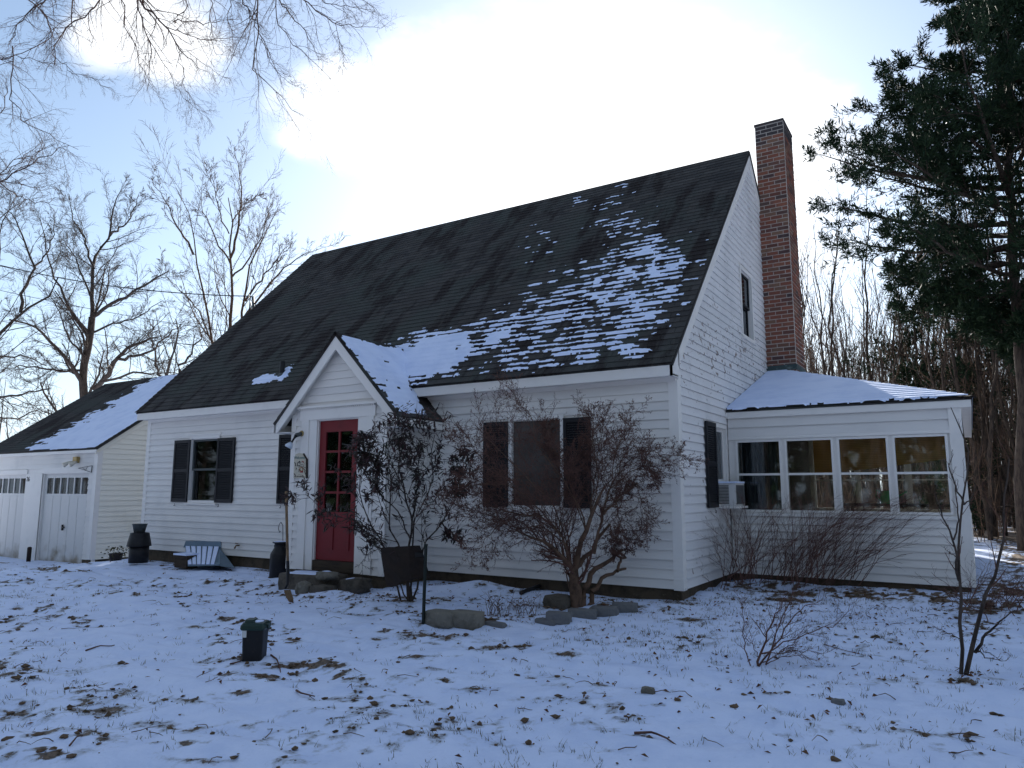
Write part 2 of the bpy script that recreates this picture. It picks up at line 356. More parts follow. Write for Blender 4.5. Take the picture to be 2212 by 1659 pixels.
SOIL = [  # px, py, rx, ry (2212-wide picture), strength: bare earth seen in the photograph
 (40, 1545, 90, 14, .9), (130, 1590, 110, 18, 1.), (60, 1625, 120, 18, 1.), (210, 1530, 100, 16, .8), (250, 1570, 60, 10, .7), (330, 1610, 90, 14, .6), (180, 1500, 90, 12, .6),
 (570, 1460, 75, 10, 1.), (640, 1440, 60, 8, .8), (700, 1435, 40, 9, .9), (745, 1458, 38, 9, .9), (520, 1420, 45, 8, .7), (480, 1385, 55, 7, .6), (600, 1385, 50, 6, .7), (430, 1510, 50, 10, .6), (515, 1495, 30, 8, .8),
 (400, 1570, 60, 10, .7), (420, 1600, 70, 12, .7), (430, 1640, 60, 10, .5), (30, 1520, 60, 10, .6), (150, 1450, 60, 8, .5), (260, 1440, 60, 7, .5), (200, 1395, 50, 5, .4), (80, 1395, 60, 5, .45), (60, 1290, 90, 5, .5), (150, 1300, 80, 5, .3),
 (800, 1385, 60, 6, .6), (870, 1365, 60, 5, .6), (930, 1375, 70, 6, .6), (990, 1385, 60, 5, .6), (1060, 1400, 60, 5, .5), (900, 1420, 40, 5, .5), (960, 1470, 70, 7, .5), (1030, 1490, 60, 6, .45), (1120, 1400, 50, 6, .6), (1210, 1415, 40, 6, .7), (1090, 1452, 60, 6, .35),
 (1150, 1465, 60, 6, .45), (1260, 1480, 80, 5, .5), (1330, 1500, 60, 5, .5), (1390, 1525, 60, 5, .5), (1270, 1560, 80, 6, .4), (1100, 1610, 80, 8, .45), (960, 1575, 70, 8, .45), (1180, 1510, 60, 5, .45), (870, 1540, 60, 6, .35), (700, 1590, 60, 7, .4), (800, 1620, 80, 8, .35),
 (1040, 1340, 60, 8, .7), (1160, 1330, 90, 5, .4), (1270, 1310, 110, 10, .6), (880, 1295, 90, 8, .6), (700, 1290, 80, 6, .5), (620, 1285, 60, 6, .45), (1100, 1260, 60, 4, .6), (1330, 1265, 140, 4, .8),
 (1600, 1265, 160, 9, .75), (1760, 1280, 160, 12, .65), (1900, 1285, 120, 12, .7), (1700, 1300, 80, 10, .6), (2020, 1290, 80, 14, .8), (2140, 1310, 90, 22, .85), (2180, 1270, 60, 30, .9), (2120, 1350, 60, 12, .5), (1520, 1300, 60, 6, .45),
 (1600, 1480, 60, 6, .45), (1650, 1495, 40, 5, .6), (1720, 1440, 60, 6, .4), (1840, 1480, 50, 5, .3), (1960, 1470, 90, 8, .35), (2090, 1470, 60, 8, .7), (1480, 1340, 60, 6, .45), (1400, 1380, 60, 5, .35), (1700, 1590, 60, 6, .35), (1950, 1560, 60, 5, .3), (1850, 1620, 80, 6, .3), (2150, 1390, 60, 6, .3)]
def build_ground():
    ax = np.concatenate([np.linspace(-400, -40, 22)[:-1], np.linspace(-40, -17, 24)[:-1], np.arange(-17, -7.5, .09), np.arange(-7.5, 5.2, .040), np.arange(5.2, 12, .2), np.linspace(12, 400, 24)])
    ay = np.concatenate([np.linspace(-250, -12, 12)[:-1], np.arange(-12, -7, .25), np.arange(-7, .9, .036), np.arange(.9, 3.2, .06), np.arange(3.2, 22, .2), np.linspace(22, 60, 30)[:-1], np.linspace(60, 500, 16)])
    X, Y = np.meshgrid(ax, ay); Z = zg(X, Y); nx, ny = len(ax), len(ay)
    P = np.stack([X, Y, Z], -1).reshape(-1, 3); v = P-CAM; zc = v@FF; zc = np.where(zc < .5, 1e9, zc)
    px = 1106+FPX*(v@RR)/zc; py = 829.5-FPX*(v@UU)/zc; ok = zc < 100
    s = np.zeros(len(P))
    for cx, cy, rx, ry, a in SOIL:
        s = np.maximum(s, np.where(cx < 360, .62, 1.05)*a*np.exp(-(((px-cx)/rx/1.1)**2+((py-cy)/ry/1.1)**2)*.9))
    s = np.where(ok, s, 0)
    x, y = P[:, 0], P[:, 1]
    yard = 1-sst(y, 2, 6)
    br = .3*fbm(x*5., y*5., 3, 5)+.7*fbm(x*13., y*11., 43, 3); fine = fbm(x*16, y*16, 31, 3)
    s = s*(.10+1.35*sst(br, .40, .60))
    s = np.maximum(s, ((.48+.2*sst(-x, 1, 5))*sst(fbm(x*1.3, y*2.2, 8), .46, .66)*sst(br, .48, .64))*yard)
    # fallen leaves and litter, little snow, under the woods and close against the house
    wood = sst(y, 9.5, 13)*sst(x, -9, -3)+.0
    patchy = sst(fbm(x*.6, y*.6, 77, 4), .40, .56)
    s = np.maximum(s, wood*(.25+.75*patchy)*1.0)
    s = np.maximum(s, .8*sst(x, 2.9, 3.6)*sst(y, .6, 2.2)*sst(br, .36, .55)*(1-sst(x, 30, 40)))
    s = np.maximum(s, .55*sst(-np.abs(y+.08), -.22, -.02)*(x < .3)*(x > -11)*sst(fbm(x*3, y*3, 9), .35, .6))
    s = np.maximum(s, sst(-y, 17, 21)*(.45+.55*patchy)*(np.hypot(x, y) < 90))
    s = np.clip(s, 0, 1)
    bump = (fine-.5)*.05*sst(s, .3, .8)+(br-.5)*.045*sst(s, .2, .8)+(fbm(x*6, y*9, 19, 3)-.5)*.02*yard
    P[:, 2] += bump*(np.hypot(x, y) < 25)
    # the ground runs under the buildings
    idx = (np.arange(ny-1)[:, None]*nx+np.arange(nx-1)[None, :]).ravel()
    F = np.stack([idx, idx+1, idx+1+nx, idx+nx], -1)
    o = mesh_np('ground', P, F, 'snow_ground', None, True); tag(o, kind='structure')
    at_ = o.data.attributes.new('soil', 'FLOAT', 'POINT'); at_.data.foreach_set('value', s.astype(np.float32))
    return P, s, px, py, ok
GP, GS, GPX, GPY, GOK = build_ground()
# ================================================================== HOUSE
K = 1.0198                                            # roof pitch, rise over run
def zroof(y): return 2.681+K*(y+.241) if y < 4.22 else 2.681+K*(8.68-y)
house = thing('house', 'white clapboard cape house with steep dark shingle roof, tall brick chimney and glazed side porch', 'house', (-5.5, 4.2, -.1))
Z3 = np.array([0, 0, 1.])
def wall(name, P0, U, Nin, zs, ends, holes, th, m, parent=house):
    P0, U, Nin = (np.array(a, float) for a in (P0, U, Nin)); b = MB()
    zz = sorted(set(list(zs)+[h[2] for h in holes]+[h[3] for h in holes])); zz = [z for z in zz if zs[0]-1e-6 <= z <= zs[-1]+1e-6]
    for z0, z1 in zip(zz[:-1], zz[1:]):
        cuts = sorted([(h[0], h[1]) for h in holes if h[2] < (z0+z1)/2 < h[3]])
        a0, b0 = ends(z0+1e-6); a1, b1 = ends(z1-1e-6); segs = []; ca = (a0, a1)
        for c0, c1 in cuts: segs.append((ca, (c0, c0))); ca = (c1, c1)
        segs.append((ca, (b0, b1)))
        for (l0, l1), (r0, r1) in segs:
            b.prism([P0+U*l0+Z3*z0, P0+U*r0+Z3*z0, P0+U*r1+Z3*z1, P0+U*l1+Z3*z1], Nin*th)
    return b.build(name, m, parent)
def siding(P0, U, Nout, z0, z1, exp, ends, holes, m, parent, rng, maxlen=4.2, name='clapboard', stuff=False):
    P0, U, Nout = (np.array(a, float) for a in (P0, U, Nout)); n = max(1, round((z1-z0)/exp)); e = (z1-z0)/n; allb = MB()
    for i in range(n):
        zb, zt = z0+i*e, z0+(i+1)*e; zm = (zb+zt)/2
        cuts = sorted([(h[0], h[1]) for h in holes if h[2] < zm < h[3]])
        a0, b0 = ends(zb); a1, b1 = ends(zt); segs = []; ca = (a0, a1)
        for c0, c1 in cuts: segs.append((ca, (c0, c0))); ca = (c1, c1)
        segs.append((ca, (b0, b1))); out = []
        for (l0, l1), (r0, r1) in segs:
            if r0-l0 < .02 or r1-l1 < -.3: continue
            L = r0-l0
            if L > maxlen*1.3:
                k = int(math.ceil(L/maxlen)); ps = [l0+L*(j+rng.uniform(-.3, .3))/k for j in range(1, k)]
                xs = [l0]+ps+[r0]
                for j in range(k):
                    lo, ro = xs[j]+(.0012 if j else 0), xs[j+1]-(.0012 if j < k-1 else 0)
                    out.append(((lo, l1 if j == 0 else lo), (ro, r1 if j == k-1 else ro)))
            else: out.append(((l0, l1), (r0, r1)))
        for (l0, l1), (r0, r1) in out:
            l1 = min(l1, max(r1, l1)); r1 = max(r1, l1+.001)
            t0 = .027+rng.uniform(-.003, .003); c = []
            for (l, r, z, ot) in ((l0, r0, zb-.006, t0), (l1, r1, zt, .004)):
                c += [P0+U*l+Z3*z+Nout*.0005, P0+U*r+Z3*z+Nout*.0005, P0+U*r+Z3*z+Nout*ot, P0+U*l+Z3*z+Nout*ot]
            if stuff: allb.hexa(c)
            else: MB().hexa(c).build(name, m, parent)
    if stuff: tag(allb.build(name, m, parent), kind='stuff')
rg = random.Random(3)
EX = .1115
W1 = (-9.62, -8.84, .93, 2.10); W2 = (-2.37, -1.62, .93, 2.10); WH = (-6.66, -5.95, .93, 2.10)
flat = lambda a, b: (lambda z: (a, b))
fh = [W1, W2, WH]; VEST = (-5.8, -3.9, 0, 2.42)
fwall = wall('wall', (0, 0, 0), (1, 0, 0), (0, 1, 0), (0, 2.62), flat(-11.097, 0), fh+[(-5.3, -4.4, .1, 2.2)], .12, 'white_trim')
siding((0, 0, 0), (1, 0, 0), (0, -1, 0), .0, 2.49, EX, flat(-11.0, -.09), [(h[0]-.07, h[1]+.07, h[2]-.03, h[3]+.09) for h in fh]+[VEST], 'white_siding', fwall, rg)
def gend(z): y = max(0., (z-2.681)/K-.241+.05); return (y, 8.44-y)
GW = (3.26, 3.92, 3.66, 4.77); SW = (1.50, 1.98, 1.00, 2.02)
gwall = wall('wall', (0, 0, 0), (0, 1, 0), (-1, 0, 0), (0, 2.87, 7.12), gend, [GW, SW], .12, 'white_trim')
def gs(z): y = max(.09, (z-2.681)/K-.241+.20); return (y, 8.44-y)
def gs2(z): y = max(.09, (z-2.681)/K-.241+.20); return (y, min(4.855, 8.44-y))
siding((0, 0, 0), (0, 1, 0), (1, 0, 0), .0, 6.9, EX, gs2, [(GW[0]-.07, GW[1]+.07, GW[2]-.04, GW[3]+.08), (SW[0]-.04, SW[1]+.06, SW[2]-.04, SW[3]+.05), (2.10, 9, -1, 2.32)], 'white_siding_peeling', gwall, rg, maxlen=5)
siding((0, 0, 0), (0, 1, 0), (1, 0, 0), 2.34, 6.9, EX, lambda z: (5.69, max(5.7, 8.44-max(.09, (z-2.681)/K-.241+.2))), [], 'white_siding_peeling', gwall, rg, maxlen=9, stuff=True)
wall('wall', (-11.097, 0, 0), (0, 1, 0), (1, 0, 0), (0, 2.87, 7.12), gend, [], .12, 'white_trim')
wall('wall', (0, 8.44, 0), (1, 0, 0), (0, -1, 0), (0, 2.62), flat(-11.097, 0), [], .12, 'white_trim')
MB().box((-11.0, .1, -.03), (-.1, 8.3, .0)).build('floor', 'dark_wood', house)
# inner partition keeps the rooms dim
MB().box((-11.0, 3.2, 0), (-.12, 3.25, 4.9)).box((-11.0, .13, 2.4), (-.12, 8.3, 2.44)).build('ceiling', 'room_wall', house)
# foundation, seen as a dark strip under the boards
fo = MB(); fo.box((-11.07, .03, -.75), (-.03, .2, -.002)).box((-.2, .2, -.75), (-.03, 8.4, -.002)).box((-5.77, -.87, -.6), (-3.93, .0, -.002))
fo.box((.0, 2.15, -.6), (2.90, 8.37, -.012))
fo.build('foundation', 'foundation', house)
# splintered ends of the corner boards
sp = MB()
for (x, y, h) in ((-.075, -.012, .10), (-.035, -.014, .06), (-.02, -.015, .12), (.008, .02, .05), (.01, .05, .09)):
    sp.prism([(x-.014, y, -.01), (x+.014, y, -.01), (x+.002, y, h)], (0, -.008, 0))
sp.build('rotten_corner', 'dark_wood', house)
# corner boards
cb = MB(); cb.box((-.10, -.024, -.02), (.022, .0, 2.50)).build('corner_board', 'white_trim', house)
MB().box((.0, 0.0, -.02), (.022, .105, 2.62)).build('corner_board', 'white_trim', house)
MB().box((-11.11, -.024, -.02), (-11.0, .0, 2.50)).build('corner_board', 'white_trim', house)
# eaves: frieze, soffit box, fascia
for a, b in ((-11.10, -5.93), (-3.78, .0)):
    MB().box((a, -.03, 2.49), (b, .0, 2.60)).build('frieze_board', 'white_trim', house)
for a, b in ((-11.17, -5.93), (-4.0, .03)):
    e = MB(); e.box((a, -.225, 2.535), (b, -.20, 2.668)).build('fascia', 'white_trim', house)
    MB().box((a, -.20, 2.545), (b, -.001, 2.562)).build('soffit', 'white_trim', house)
MB().prism([(.03, -.225, 2.535), (.03, -.225, 2.668), (.03, 0.05, 2.90), (.03, 0.05, 2.535)], (-.028, 0, 0)).build('eave_return', 'white_trim', house)
# rake boards on the gable
def rake(x0, x1, y0, y1, w, parent=house, flip=False):
    f_ = (lambda y: y) if not flip else (lambda y: 8.44-y)
    zt = lambda y: 2.681+K*(y+.241)-.035
    MB().prism([(x0, f_(y0), zt(y0)), (x0, f_(y1), zt(y1)), (x0, f_(y1), zt(y1)-w*1.43), (x0, f_(y0+w*.0), zt(y0)-w*1.43 if y0 > .1 else max(zt(y0)-w*1.43, 2.54))], (x1-x0, 0, 0)).build('rake_board', 'white_trim', parent)
rake(.0, .030, .02, 4.22, .17); rake(.0, .030, .02, 4.215, .17, flip=True); rake(-11.13, -11.10, .02, 4.22, .17)
# ---- roof decks
rdeck = MB()
def slab(b, pts, n, th): n = np.array(n, float); b.prism([np.array(p, float) for p in pts], -n*th)
NF = np.array([0, -.7137, .7004])
slab(rdeck, [(-11.202, -.241, 2.681), (.045, -.241, 2.681), (.045, 4.22, 7.227), (-11.202, 4.22, 7.227)], NF, .035)
slab(rdeck, [(.045, 8.681, 2.681), (-11.202, 8.681, 2.681), (-11.202, 4.22, 7.227), (.045, 4.22, 7.227)], (0, .7137, .7004), .035)
roof = rdeck.build('roof', 'shingle', house)
def clip_poly(P, C):
    """Sutherland-Hodgman, C convex counter-clockwise"""
    out = P
    for i in range(len(C)):
        a, b = C[i], C[(i+1) % len(C)]; inp = out; out = []
        if not inp: return []
        def side(p): return (b[0]-a[0])*(p[1]-a[1])-(b[1]-a[1])*(p[0]-a[0])
        for j in range(len(inp)):
            p, q = inp[j], inp[(j+1) % len(inp)]; sp_, sq = side(p), side(q)
            if sp_ >= 0: out.append(p)
            if (sp_ >= 0) != (sq >= 0): t = sp_/(sp_-sq); out.append((p[0]+t*(q[0]-p[0]), p[1]+t*(q[1]-p[1])))
    return out
def shingles(parent, O, U, V, Nn, w, l, exp=.127, tab=.305, poly=None, skip=None, nparts=300, seed=1, m='shingle'):
    O, U, V, Nn = (np.array(a, float) for a in (O, U, V, Nn)); r = random.Random(seed); org = ORG[parent]
    nc = int(math.ceil(l/exp)); tabs = []; st = MB()
    def hh(v_, vb): return .017-(v_-vb)*.075        # butt edge stands proud
    for i in range(nc):
        v0 = i*exp; v1 = min(l, v0+exp+.02); off = (.5*(i % 2)+r.uniform(-.06, .06))*tab
        x = -off
        while x < w:
            a, b = max(0, x)+.004, min(w, x+tab)-.002; x += tab
            if b-a < .03: continue
            cu, cv = (a+b)/2, v0+exp/2
            if skip and skip(cu, cv): continue
            jig = r.uniform(-.004, .004)
            R_ = [(a, v0+jig), (b, v0+jig), (b, v1), (a, v1)]; full = abs((b-a)-(tab-.006)) < 1e-6 and abs(v1-v0-exp-.02) < 1e-6
            if poly:
                Q = clip_poly(R_, poly)
                if len(Q) < 3: continue
                if len(Q) != 4 or abs(sum(q[0] for q in Q)-sum(q[0] for q in R_)) > 1e-6 or abs(sum(q[1] for q in Q)-sum(q[1] for q in R_)) > 1e-6: full = False
                R_ = Q
            c = O+U*cu+V*cv; tabs.append((float(np.linalg.norm(c-CAM)), full, R_, v0, a, jig))
    idx = sorted([k for k, t in enumerate(tabs) if t[1]], key=lambda k: tabs[k][0])[:nparts]; ids = set(idx); src = None
    for k, (d, full, Q, v0, a, jig) in enumerate(tabs):
        if k in ids:
            if src is None:
                s = MB(); loc0 = O+U*a+V*(v0+jig); q0 = [(x-a, y-v0-jig) for x, y in Q]
                top = [loc0*0+U*x+V*y+Nn*(.017-y*.075) for x, y in q0]
                s.prism(top, -Nn*.006)
                me = bpy.data.meshes.new('shingle'); me.from_pydata([tuple(p) for p in s.v], [], s.f); me.materials.append(M[m]); src = bpy.data.objects.new('shingle', me)
                COL.objects.link(src); src.parent = parent; src.location = tuple(loc0-org)
            else:
                o = src.copy(); COL.objects.link(o); o.parent = parent; o.location = tuple(O+U*a+V*(v0+jig)-org)
        else:
            st.prism([O+U*x+V*y+Nn*(.017-(y-v0-jig)*.075) for x, y in Q], -Nn*.006)
    if st.v: tag(st.build('shingle', m, parent), kind='stuff')
LEN = 6.369
VF = np.array([0, .7004, .7137])
def under_vest(u, v):
    x = u-11.202; y = -.241+v*.7004; z = 2.681+v*.7137
    return 3.46-1.032*abs(x+4.82) > z+.12
shingles(roof, (-11.202, -.241-.02, 2.681), (1, 0, 0), VF, NF, 11.247, LEN, skip=under_vest, nparts=300, seed=5)
bb_ = MB()
for i in range(50):
    v = i*.127; c = np.array([-11.202, 8.681-v*.7004, 2.681+v*.7137]); n = np.array([0, .7137, .7004])
    bb_.prism([c+n*.017, c+n*.017+np.array([11.247, 0, 0]), c+np.array([11.247, 0, 0])+n*.007+np.array([0, -.7004, .7137])*.14, c+n*.007+np.array([0, -.7004, .7137])*.14], -n*.006)
tag(bb_.build('shingle', 'shingle', roof), kind='stuff')
# ridge caps
r_ = random.Random(9)
def ridge_caps(parent, A, B, dn1, dn2, w=.13, step=.14):
    A, B = np.array(A, float), np.array(B, float); L = np.linalg.norm(B-A); t = (B-A)/L; n = int(L/step)
    for i in range(n):
        a = A+t*step*i; up = .022+r_.uniform(0, .006); b = MB()
        p0, p1 = a+Z3*up, a+t*(step+.03)+Z3*(up-.012)
        for dn in (dn1, dn2):
            dn = np.array(dn, float); b.prism([p0, p1, p1+dn*w, p0+dn*w], -Z3*.008)
        b.build('ridge_shingle', 'shingle', parent)
ridge_caps(roof, (-11.2, 4.22, 7.227), (.045, 4.22, 7.227), (0, -.7004, -.7137), (0, .7004, -.7137), step=.16)
# ---- snow lying on roofs: height fields whose edge follows the shingle courses
def snow_sheet(parent, O, U, V, Nn, u0, u1, v0, v1, res, field, exp=.127, th=.013, lift=0., base=None):
    O, U, V, Nn = (np.array(a, float) for a in (O, U, V, Nn))
    us = np.arange(u0, u1+res/2, res); vs_ = np.arange(v0, v1+res/2, res); A, B = np.meshgrid(us, vs_); nu, nv = len(us), len(vs_)
    P = O+A[..., None]*U+B[..., None]*V; v = P-CAM; z = v@FF; px = 1106+FPX*(v@RR)/z; py = 829.5-FPX*(v@UU)/z
    f_ = field(A, B, px, py); fr = (B/exp)%1.0
    hs = .017-fr*exp*.075 if base is None else base
    h = hs+.0015+lift+th*sst(f_, 0, .22)
    P = (P+h[..., None]*Nn).reshape(-1, 3)
    idx = (np.arange(nv-1)[:, None]*nu+np.arange(nu-1)[None, :]); fm = (f_[:-1, :-1]+f_[1:, :-1]+f_[:-1, 1:]+f_[1:, 1:])/4
    idx = idx[fm > 0]
    if len(idx) == 0: return
    F = np.stack([idx, idx+1, idx+1+nu, idx+nu], -1); used, inv = np.unique(F.ravel(), return_inverse=True)
    o = mesh_np('snow', P[used], inv.reshape(-1, 4), 'snow', parent, True); tag(o, kind='stuff')
MAINB = [(930, 770, 95, 48, -.15, 1.25), (900, 790, 70, 35, -.3, 1.2), (985, 745, 85, 38, -.3, .85), (1080, 725, 130, 55, -.25, .74), (1200, 690, 150, 85, -.35, .68), (1330, 630, 140, 90, -.45, .66), (1430, 580, 100, 60, -.35, .62), (1290, 740, 130, 50, -.1, .74), (1370, 660, 90, 80, -.3, .70), (1150, 760, 130, 45, -.15, .78), (1280, 660, 150, 90, -.3, .70), (1370, 765, 42, 18, -.15, .72), (1100, 780, 150, 30, -.12, .55), (1230, 590, 150, 40, -.4, .40), (1350, 500, 110, 80, -.5, .33), (1330, 430, 60, 80, -.2, .42), (1340, 400, 25, 90, .1, .46), (1250, 430, 40, 40, 0, .40), (1180, 520, 90, 60, -.4, .38), (1180, 620, 110, 40, -.4, .40),
         (1390, 700, 60, 60, 0, .46), (1490, 545, 30, 35, 0, .50), (1500, 600, 20, 40, 0, .38), (1240, 480, 90, 40, -.4, .27), (572, 820, 27, 9, -.22, 1.5), (618, 808, 24, 6, -.9, 1.3), (603, 817, 22, 5, -.1, 1.2), (640, 850, 30, 10, 0, .3), (1290, 365, 160, 9, -.25, .33), (790, 840, 20, 5, -.2, .4)]
def blobf(px, py, B):
    d = np.zeros(px.shape)
    for cx, cy, rx, ry, an, a in B:
        ca, sa = math.cos(an), math.sin(an); X = (px-cx)*ca+(py-cy)*sa; Y = -(px-cx)*sa+(py-cy)*ca
        d = np.maximum(d, a*np.exp(-((X/rx)**2+(Y/ry)**2)*.8))
    return d
def main_field(A, B, px, py):
    cI = np.floor(B/.127); fr = (B/.127)%1
    d = blobf(px, py, MAINB)
    solid = blobf(px, py, [(930, 770, 95, 48, -.15, 1.), (985, 745, 90, 38, -.3, .9), (572, 820, 40, 14, -.22, 1.), (618, 808, 34, 12, -.9, 1.), (603, 817, 30, 9, -.1, 1.)])
    d = np.where(solid > .5, d, np.minimum(d, .60+.3*solid))
    d = np.maximum(d, blobf(px, py, [(1400, 560, 120, 90, -.4, .56), (1330, 480, 120, 120, -.3, .40), (1440, 640, 60, 110, .2, .50)]))
    ci = cI.astype(np.int64); a_ = A/.30+(ci % 2)*.5+fbm(A*9, B*14, 6)*.22; b_ = A/.152+ci*.37+fbm(A*12, B*19, 16)*.5; n = .27*_h(np.floor(a_).astype(np.int64), ci, 3)+.24*_h(np.floor(b_).astype(np.int64), ci, 9)+.15*vn(A*5.2+cI*7.31, cI*1.7, 3)+.10*fbm(A*1.3, B*1., 8)+.24*fbm(A*20, B*26, 4, 3)
    n = np.clip((n-.5)*1.45+.5, 0, 1)
    edge = .36*sst(fr, .45, 1.)*(d < .95)+.35*sst(-fr, -.07, -.0)*(d < .95)
    return (d*.95-n*.88-edge-.10*(1-sst(d, .2, .5)))*1.3
snow_sheet(roof, (-11.202, -.241-.02, 2.681), (1, 0, 0), VF, NF, 3.0, 11.2, .0, 6.2, .0212, main_field)
# vent pipe
t_ = ray(609, 812); tt = ((np.array([0, -.241, 2.681])-CAM)@NF)/(t_@NF); vp = CAM+t_*tt
MB().lathe(vp, [(.045, -.06), (.045, .27), (.036, .27), (.036, .1)], 14).build('vent_pipe', 'dark_metal', house, True)
MB().lathe(vp+np.array([0, 0, -.04]), [(.09, 0), (.085, .03), (.05, .09)], 14).build('pipe_flashing', 'grey_plastic', house, True)

# ---- chimney
ch = MB(); CX0, CX1, CY0, CY1, CZ0, CZ1 = .004, .524, 4.86, 5.668, 2.2, 8.02
ch.box((CX0+.006, CY0+.006, CZ0), (CX1-.006, CY1-.006, CZ1-.03))
chimney = ch.build('chimney', 'mortar', house)
rb = random.Random(11)
def brick_tools():
    e = .075; bricks = []
    for i in range(int((CZ1-CZ0)/e)):
        z = CZ0+i*e; odd = i % 2
        # front (facing -Y) and back, then the two flanks
        def row(a, b, first):
            xs = []; x = a
            while x < b-.02:
                w = first if x == a and first else .208
                w = min(w, b-x); xs.append((x, x+w)); x += w
            return xs
        for x0, x1 in row(CX0, CX1, .104 if odd else .208): bricks.append((x0+.007, x1-.007, CY0, CY0+.06, z))
        for y0, y1 in row(CY0+.06, CY1, .148 if odd else .05): bricks.append((CX1-.06, CX1, y0+.007, y1-.007, z))
        for x0, x1 in row(CX0, CX1-.06, .104 if not odd else .208): bricks.append((x0+.005, x1-.005, CY1-.06, CY1, z))
        if z > 6.0:
            for y0, y1 in row(CY0+.06, CY1-.06, .1 if odd else .2): bricks.append((CX0, CX0+.06, y0+.005, y1-.005, z))
    vis = [(np.linalg.norm(np.array([b[0], b[2], b[4]])-CAM)+(50 if b[4] < 3.2 or b[2] > CY1-.07 or b[0] < .001 and b[2] > CY0+.01 else 0), k) for k, b in enumerate(bricks)]
    vis.sort(); top = set(k for _, k in vis[:300]); st, st2 = MB(), MB(); meshes = {}
    for k, (x0, x1, y0, y1, z) in enumerate(bricks):
        j = rb.uniform(-.003, .003); dz = rb.uniform(-.0015, .0015); soot = z > CZ1-.33-(.06 if rb.random() < .4 else 0)
        P = (x0+(j if x1 == CX1 else 0), y0-j*(y0 == CY0), z+.009+dz); D = (x1-x0, y1-y0, .058)
        m = 'brick_sooty' if soot else 'brick'
        if k in top:
            key = (round(D[0], 3), round(D[1], 3), m)
            if key not in meshes:
                mb = MB(); mb.box((0, 0, 0), D); me = bpy.data.meshes.new('brick'); me.from_pydata(mb.v, [], mb.f); me.materials.append(M[m]); meshes[key] = me
            o = bpy.data.objects.new('brick', meshes[key]); COL.objects.link(o); o.parent = chimney; o.location = tuple(np.array(P)-ORG[chimney])
        else: (st2 if soot else st).box(P, tuple(np.array(P)+D))
    tag(st.build('brick', 'brick', chimney), kind='stuff')
    if st2.v: tag(st2.build('brick', 'brick_sooty', chimney), kind='stuff')
brick_tools()
MB().box((CX0-.008, CY0-.008, CZ1-.03), (CX1+.008, CY1+.008, CZ1+.012)).build('chimney_cap', 'brick_sooty', chimney)
MB().box((CX0-.01, CY0-.012, 3.28), (CX1+.012, CY1+.012, 3.375)).build('flashing', 'copper_flashing', chimney)

# ---- windows
def frame4(b, ax, lo, hi, z0, z1, w, d0, d1):
    """rectangular ring; ax 'x' lies in a wall y=const facing -Y, 'y' in a wall x=const facing +X; d0 outer, d1 inner depth coordinate"""
    def bx(a0, a1, c0, c1):
        if ax == 'x': b.box((a0, d0, c0), (a1, d1, c1))
        else: b.box((min(d0, d1), a0, c0), (max(d0, d1), a1, c1))
    bx(lo, hi, z1-w, z1); bx(lo, hi, z0, z0+w); bx(lo, lo+w, z0+w, z1-w); bx(hi-w, hi, z0+w, z1-w)
    return b
def pane(ax, lo, hi, z0, z1, d, m, parent, name='pane'):
    b = MB(); e = .004
    if ax == 'x': b.box((lo, d, z0), (hi, d+e, z1))
    else: b.box((d, lo, z0), (d+e, hi, z1))
    return b.build(name, m, parent)
def sash_window(ax, W, parent, s=1, mid=None, glassm='window_glass', drape='curtain', head=True, sashm='white_trim'):
    lo, hi, z0, z1 = W; o = -s                       # outward direction sign along the depth axis
    P = lambda d: d*o
    fr = MB(); frame4(fr, ax, lo-.06, hi+.06, z0-.03, z1+.07, .055, P(.032), P(.001)); w = fr.build('window', 'white_trim', parent)
    if head:
        h = MB(); (h.box((lo-.10, P(.04), z1+.072), (hi+.10, P(.001), z1+.105)) if ax == 'x' else h.box((P(.001), lo-.10, z1+.072), (P(.04), hi+.10, z1+.105))); h.build('head_casing', 'white_trim', w)
    sb = MB(); (sb.box((lo-.08, P(.06), z0-.055), (hi+.08, P(.001), z0-.032)) if ax == 'x' else sb.box((P(.001), lo-.08, z0-.055), (P(.06), hi+.08, z0-.032))); sb.build('sill', 'white_trim', w)
    zm = mid if mid else (z0+z1)/2
    s1 = MB(); frame4(s1, ax, lo, hi, zm, z1, .035, P(-.015), P(-.045)); s1.build('upper_sash', sashm, w)
    s2 = MB(); frame4(s2, ax, lo, hi, z0+.001, zm+.03, .035, P(-.05), P(-.08)); s2.build('lower_sash', sashm, w)
    pane(ax, lo+.03, hi-.03, zm+.03, z1-.03, min(P(-.03), P(-.034)), glassm, w); pane(ax, lo+.03, hi-.03, z0+.03, zm, min(P(-.065), P(-.069)), glassm, w)
    return w
w1 = sash_window('x', W1, house, sashm='grey_plastic'); w2 = sash_window('x', W2, house, sashm='brown_plastic'); pane('x', W2[0]+.012, W2[1]-.012, W2[2]+.012, W2[3]-.012, -.004, 'insect_screen', w2, 'insect_screen'); w3 = sash_window('x', WH, house)
wg = sash_window('y', GW, house, s=-1, glassm='screened_glass', head=False, sashm='dark_metal'); ws = sash_window('y', SW, house, s=-1, mid=1.28, head=False)
# what shows behind the glass
def drape(x0, x1, y, z0, z1, m, parent, folds=9, amp=.018):
    n = folds*6; pts = []; F = []
    for i in range(n+1):
        x = x0+(x1-x0)*i/n; d = y+amp*math.sin(i*2*math.pi/6)
        pts += [(x, d, z0), (x, d, z1)]
    for i in range(n): F.append((2*i, 2*i+2, 2*i+3, 2*i+1))
    return mesh_np('curtain', pts, F, m, parent, True)
drape(-9.60, -9.50, .22, .94, 2.08, 'curtain', w1, 2); MB().box((-9.2, .9, .9), (-8.98, .92, 1.62)).build('picture', 'curtain', w1)
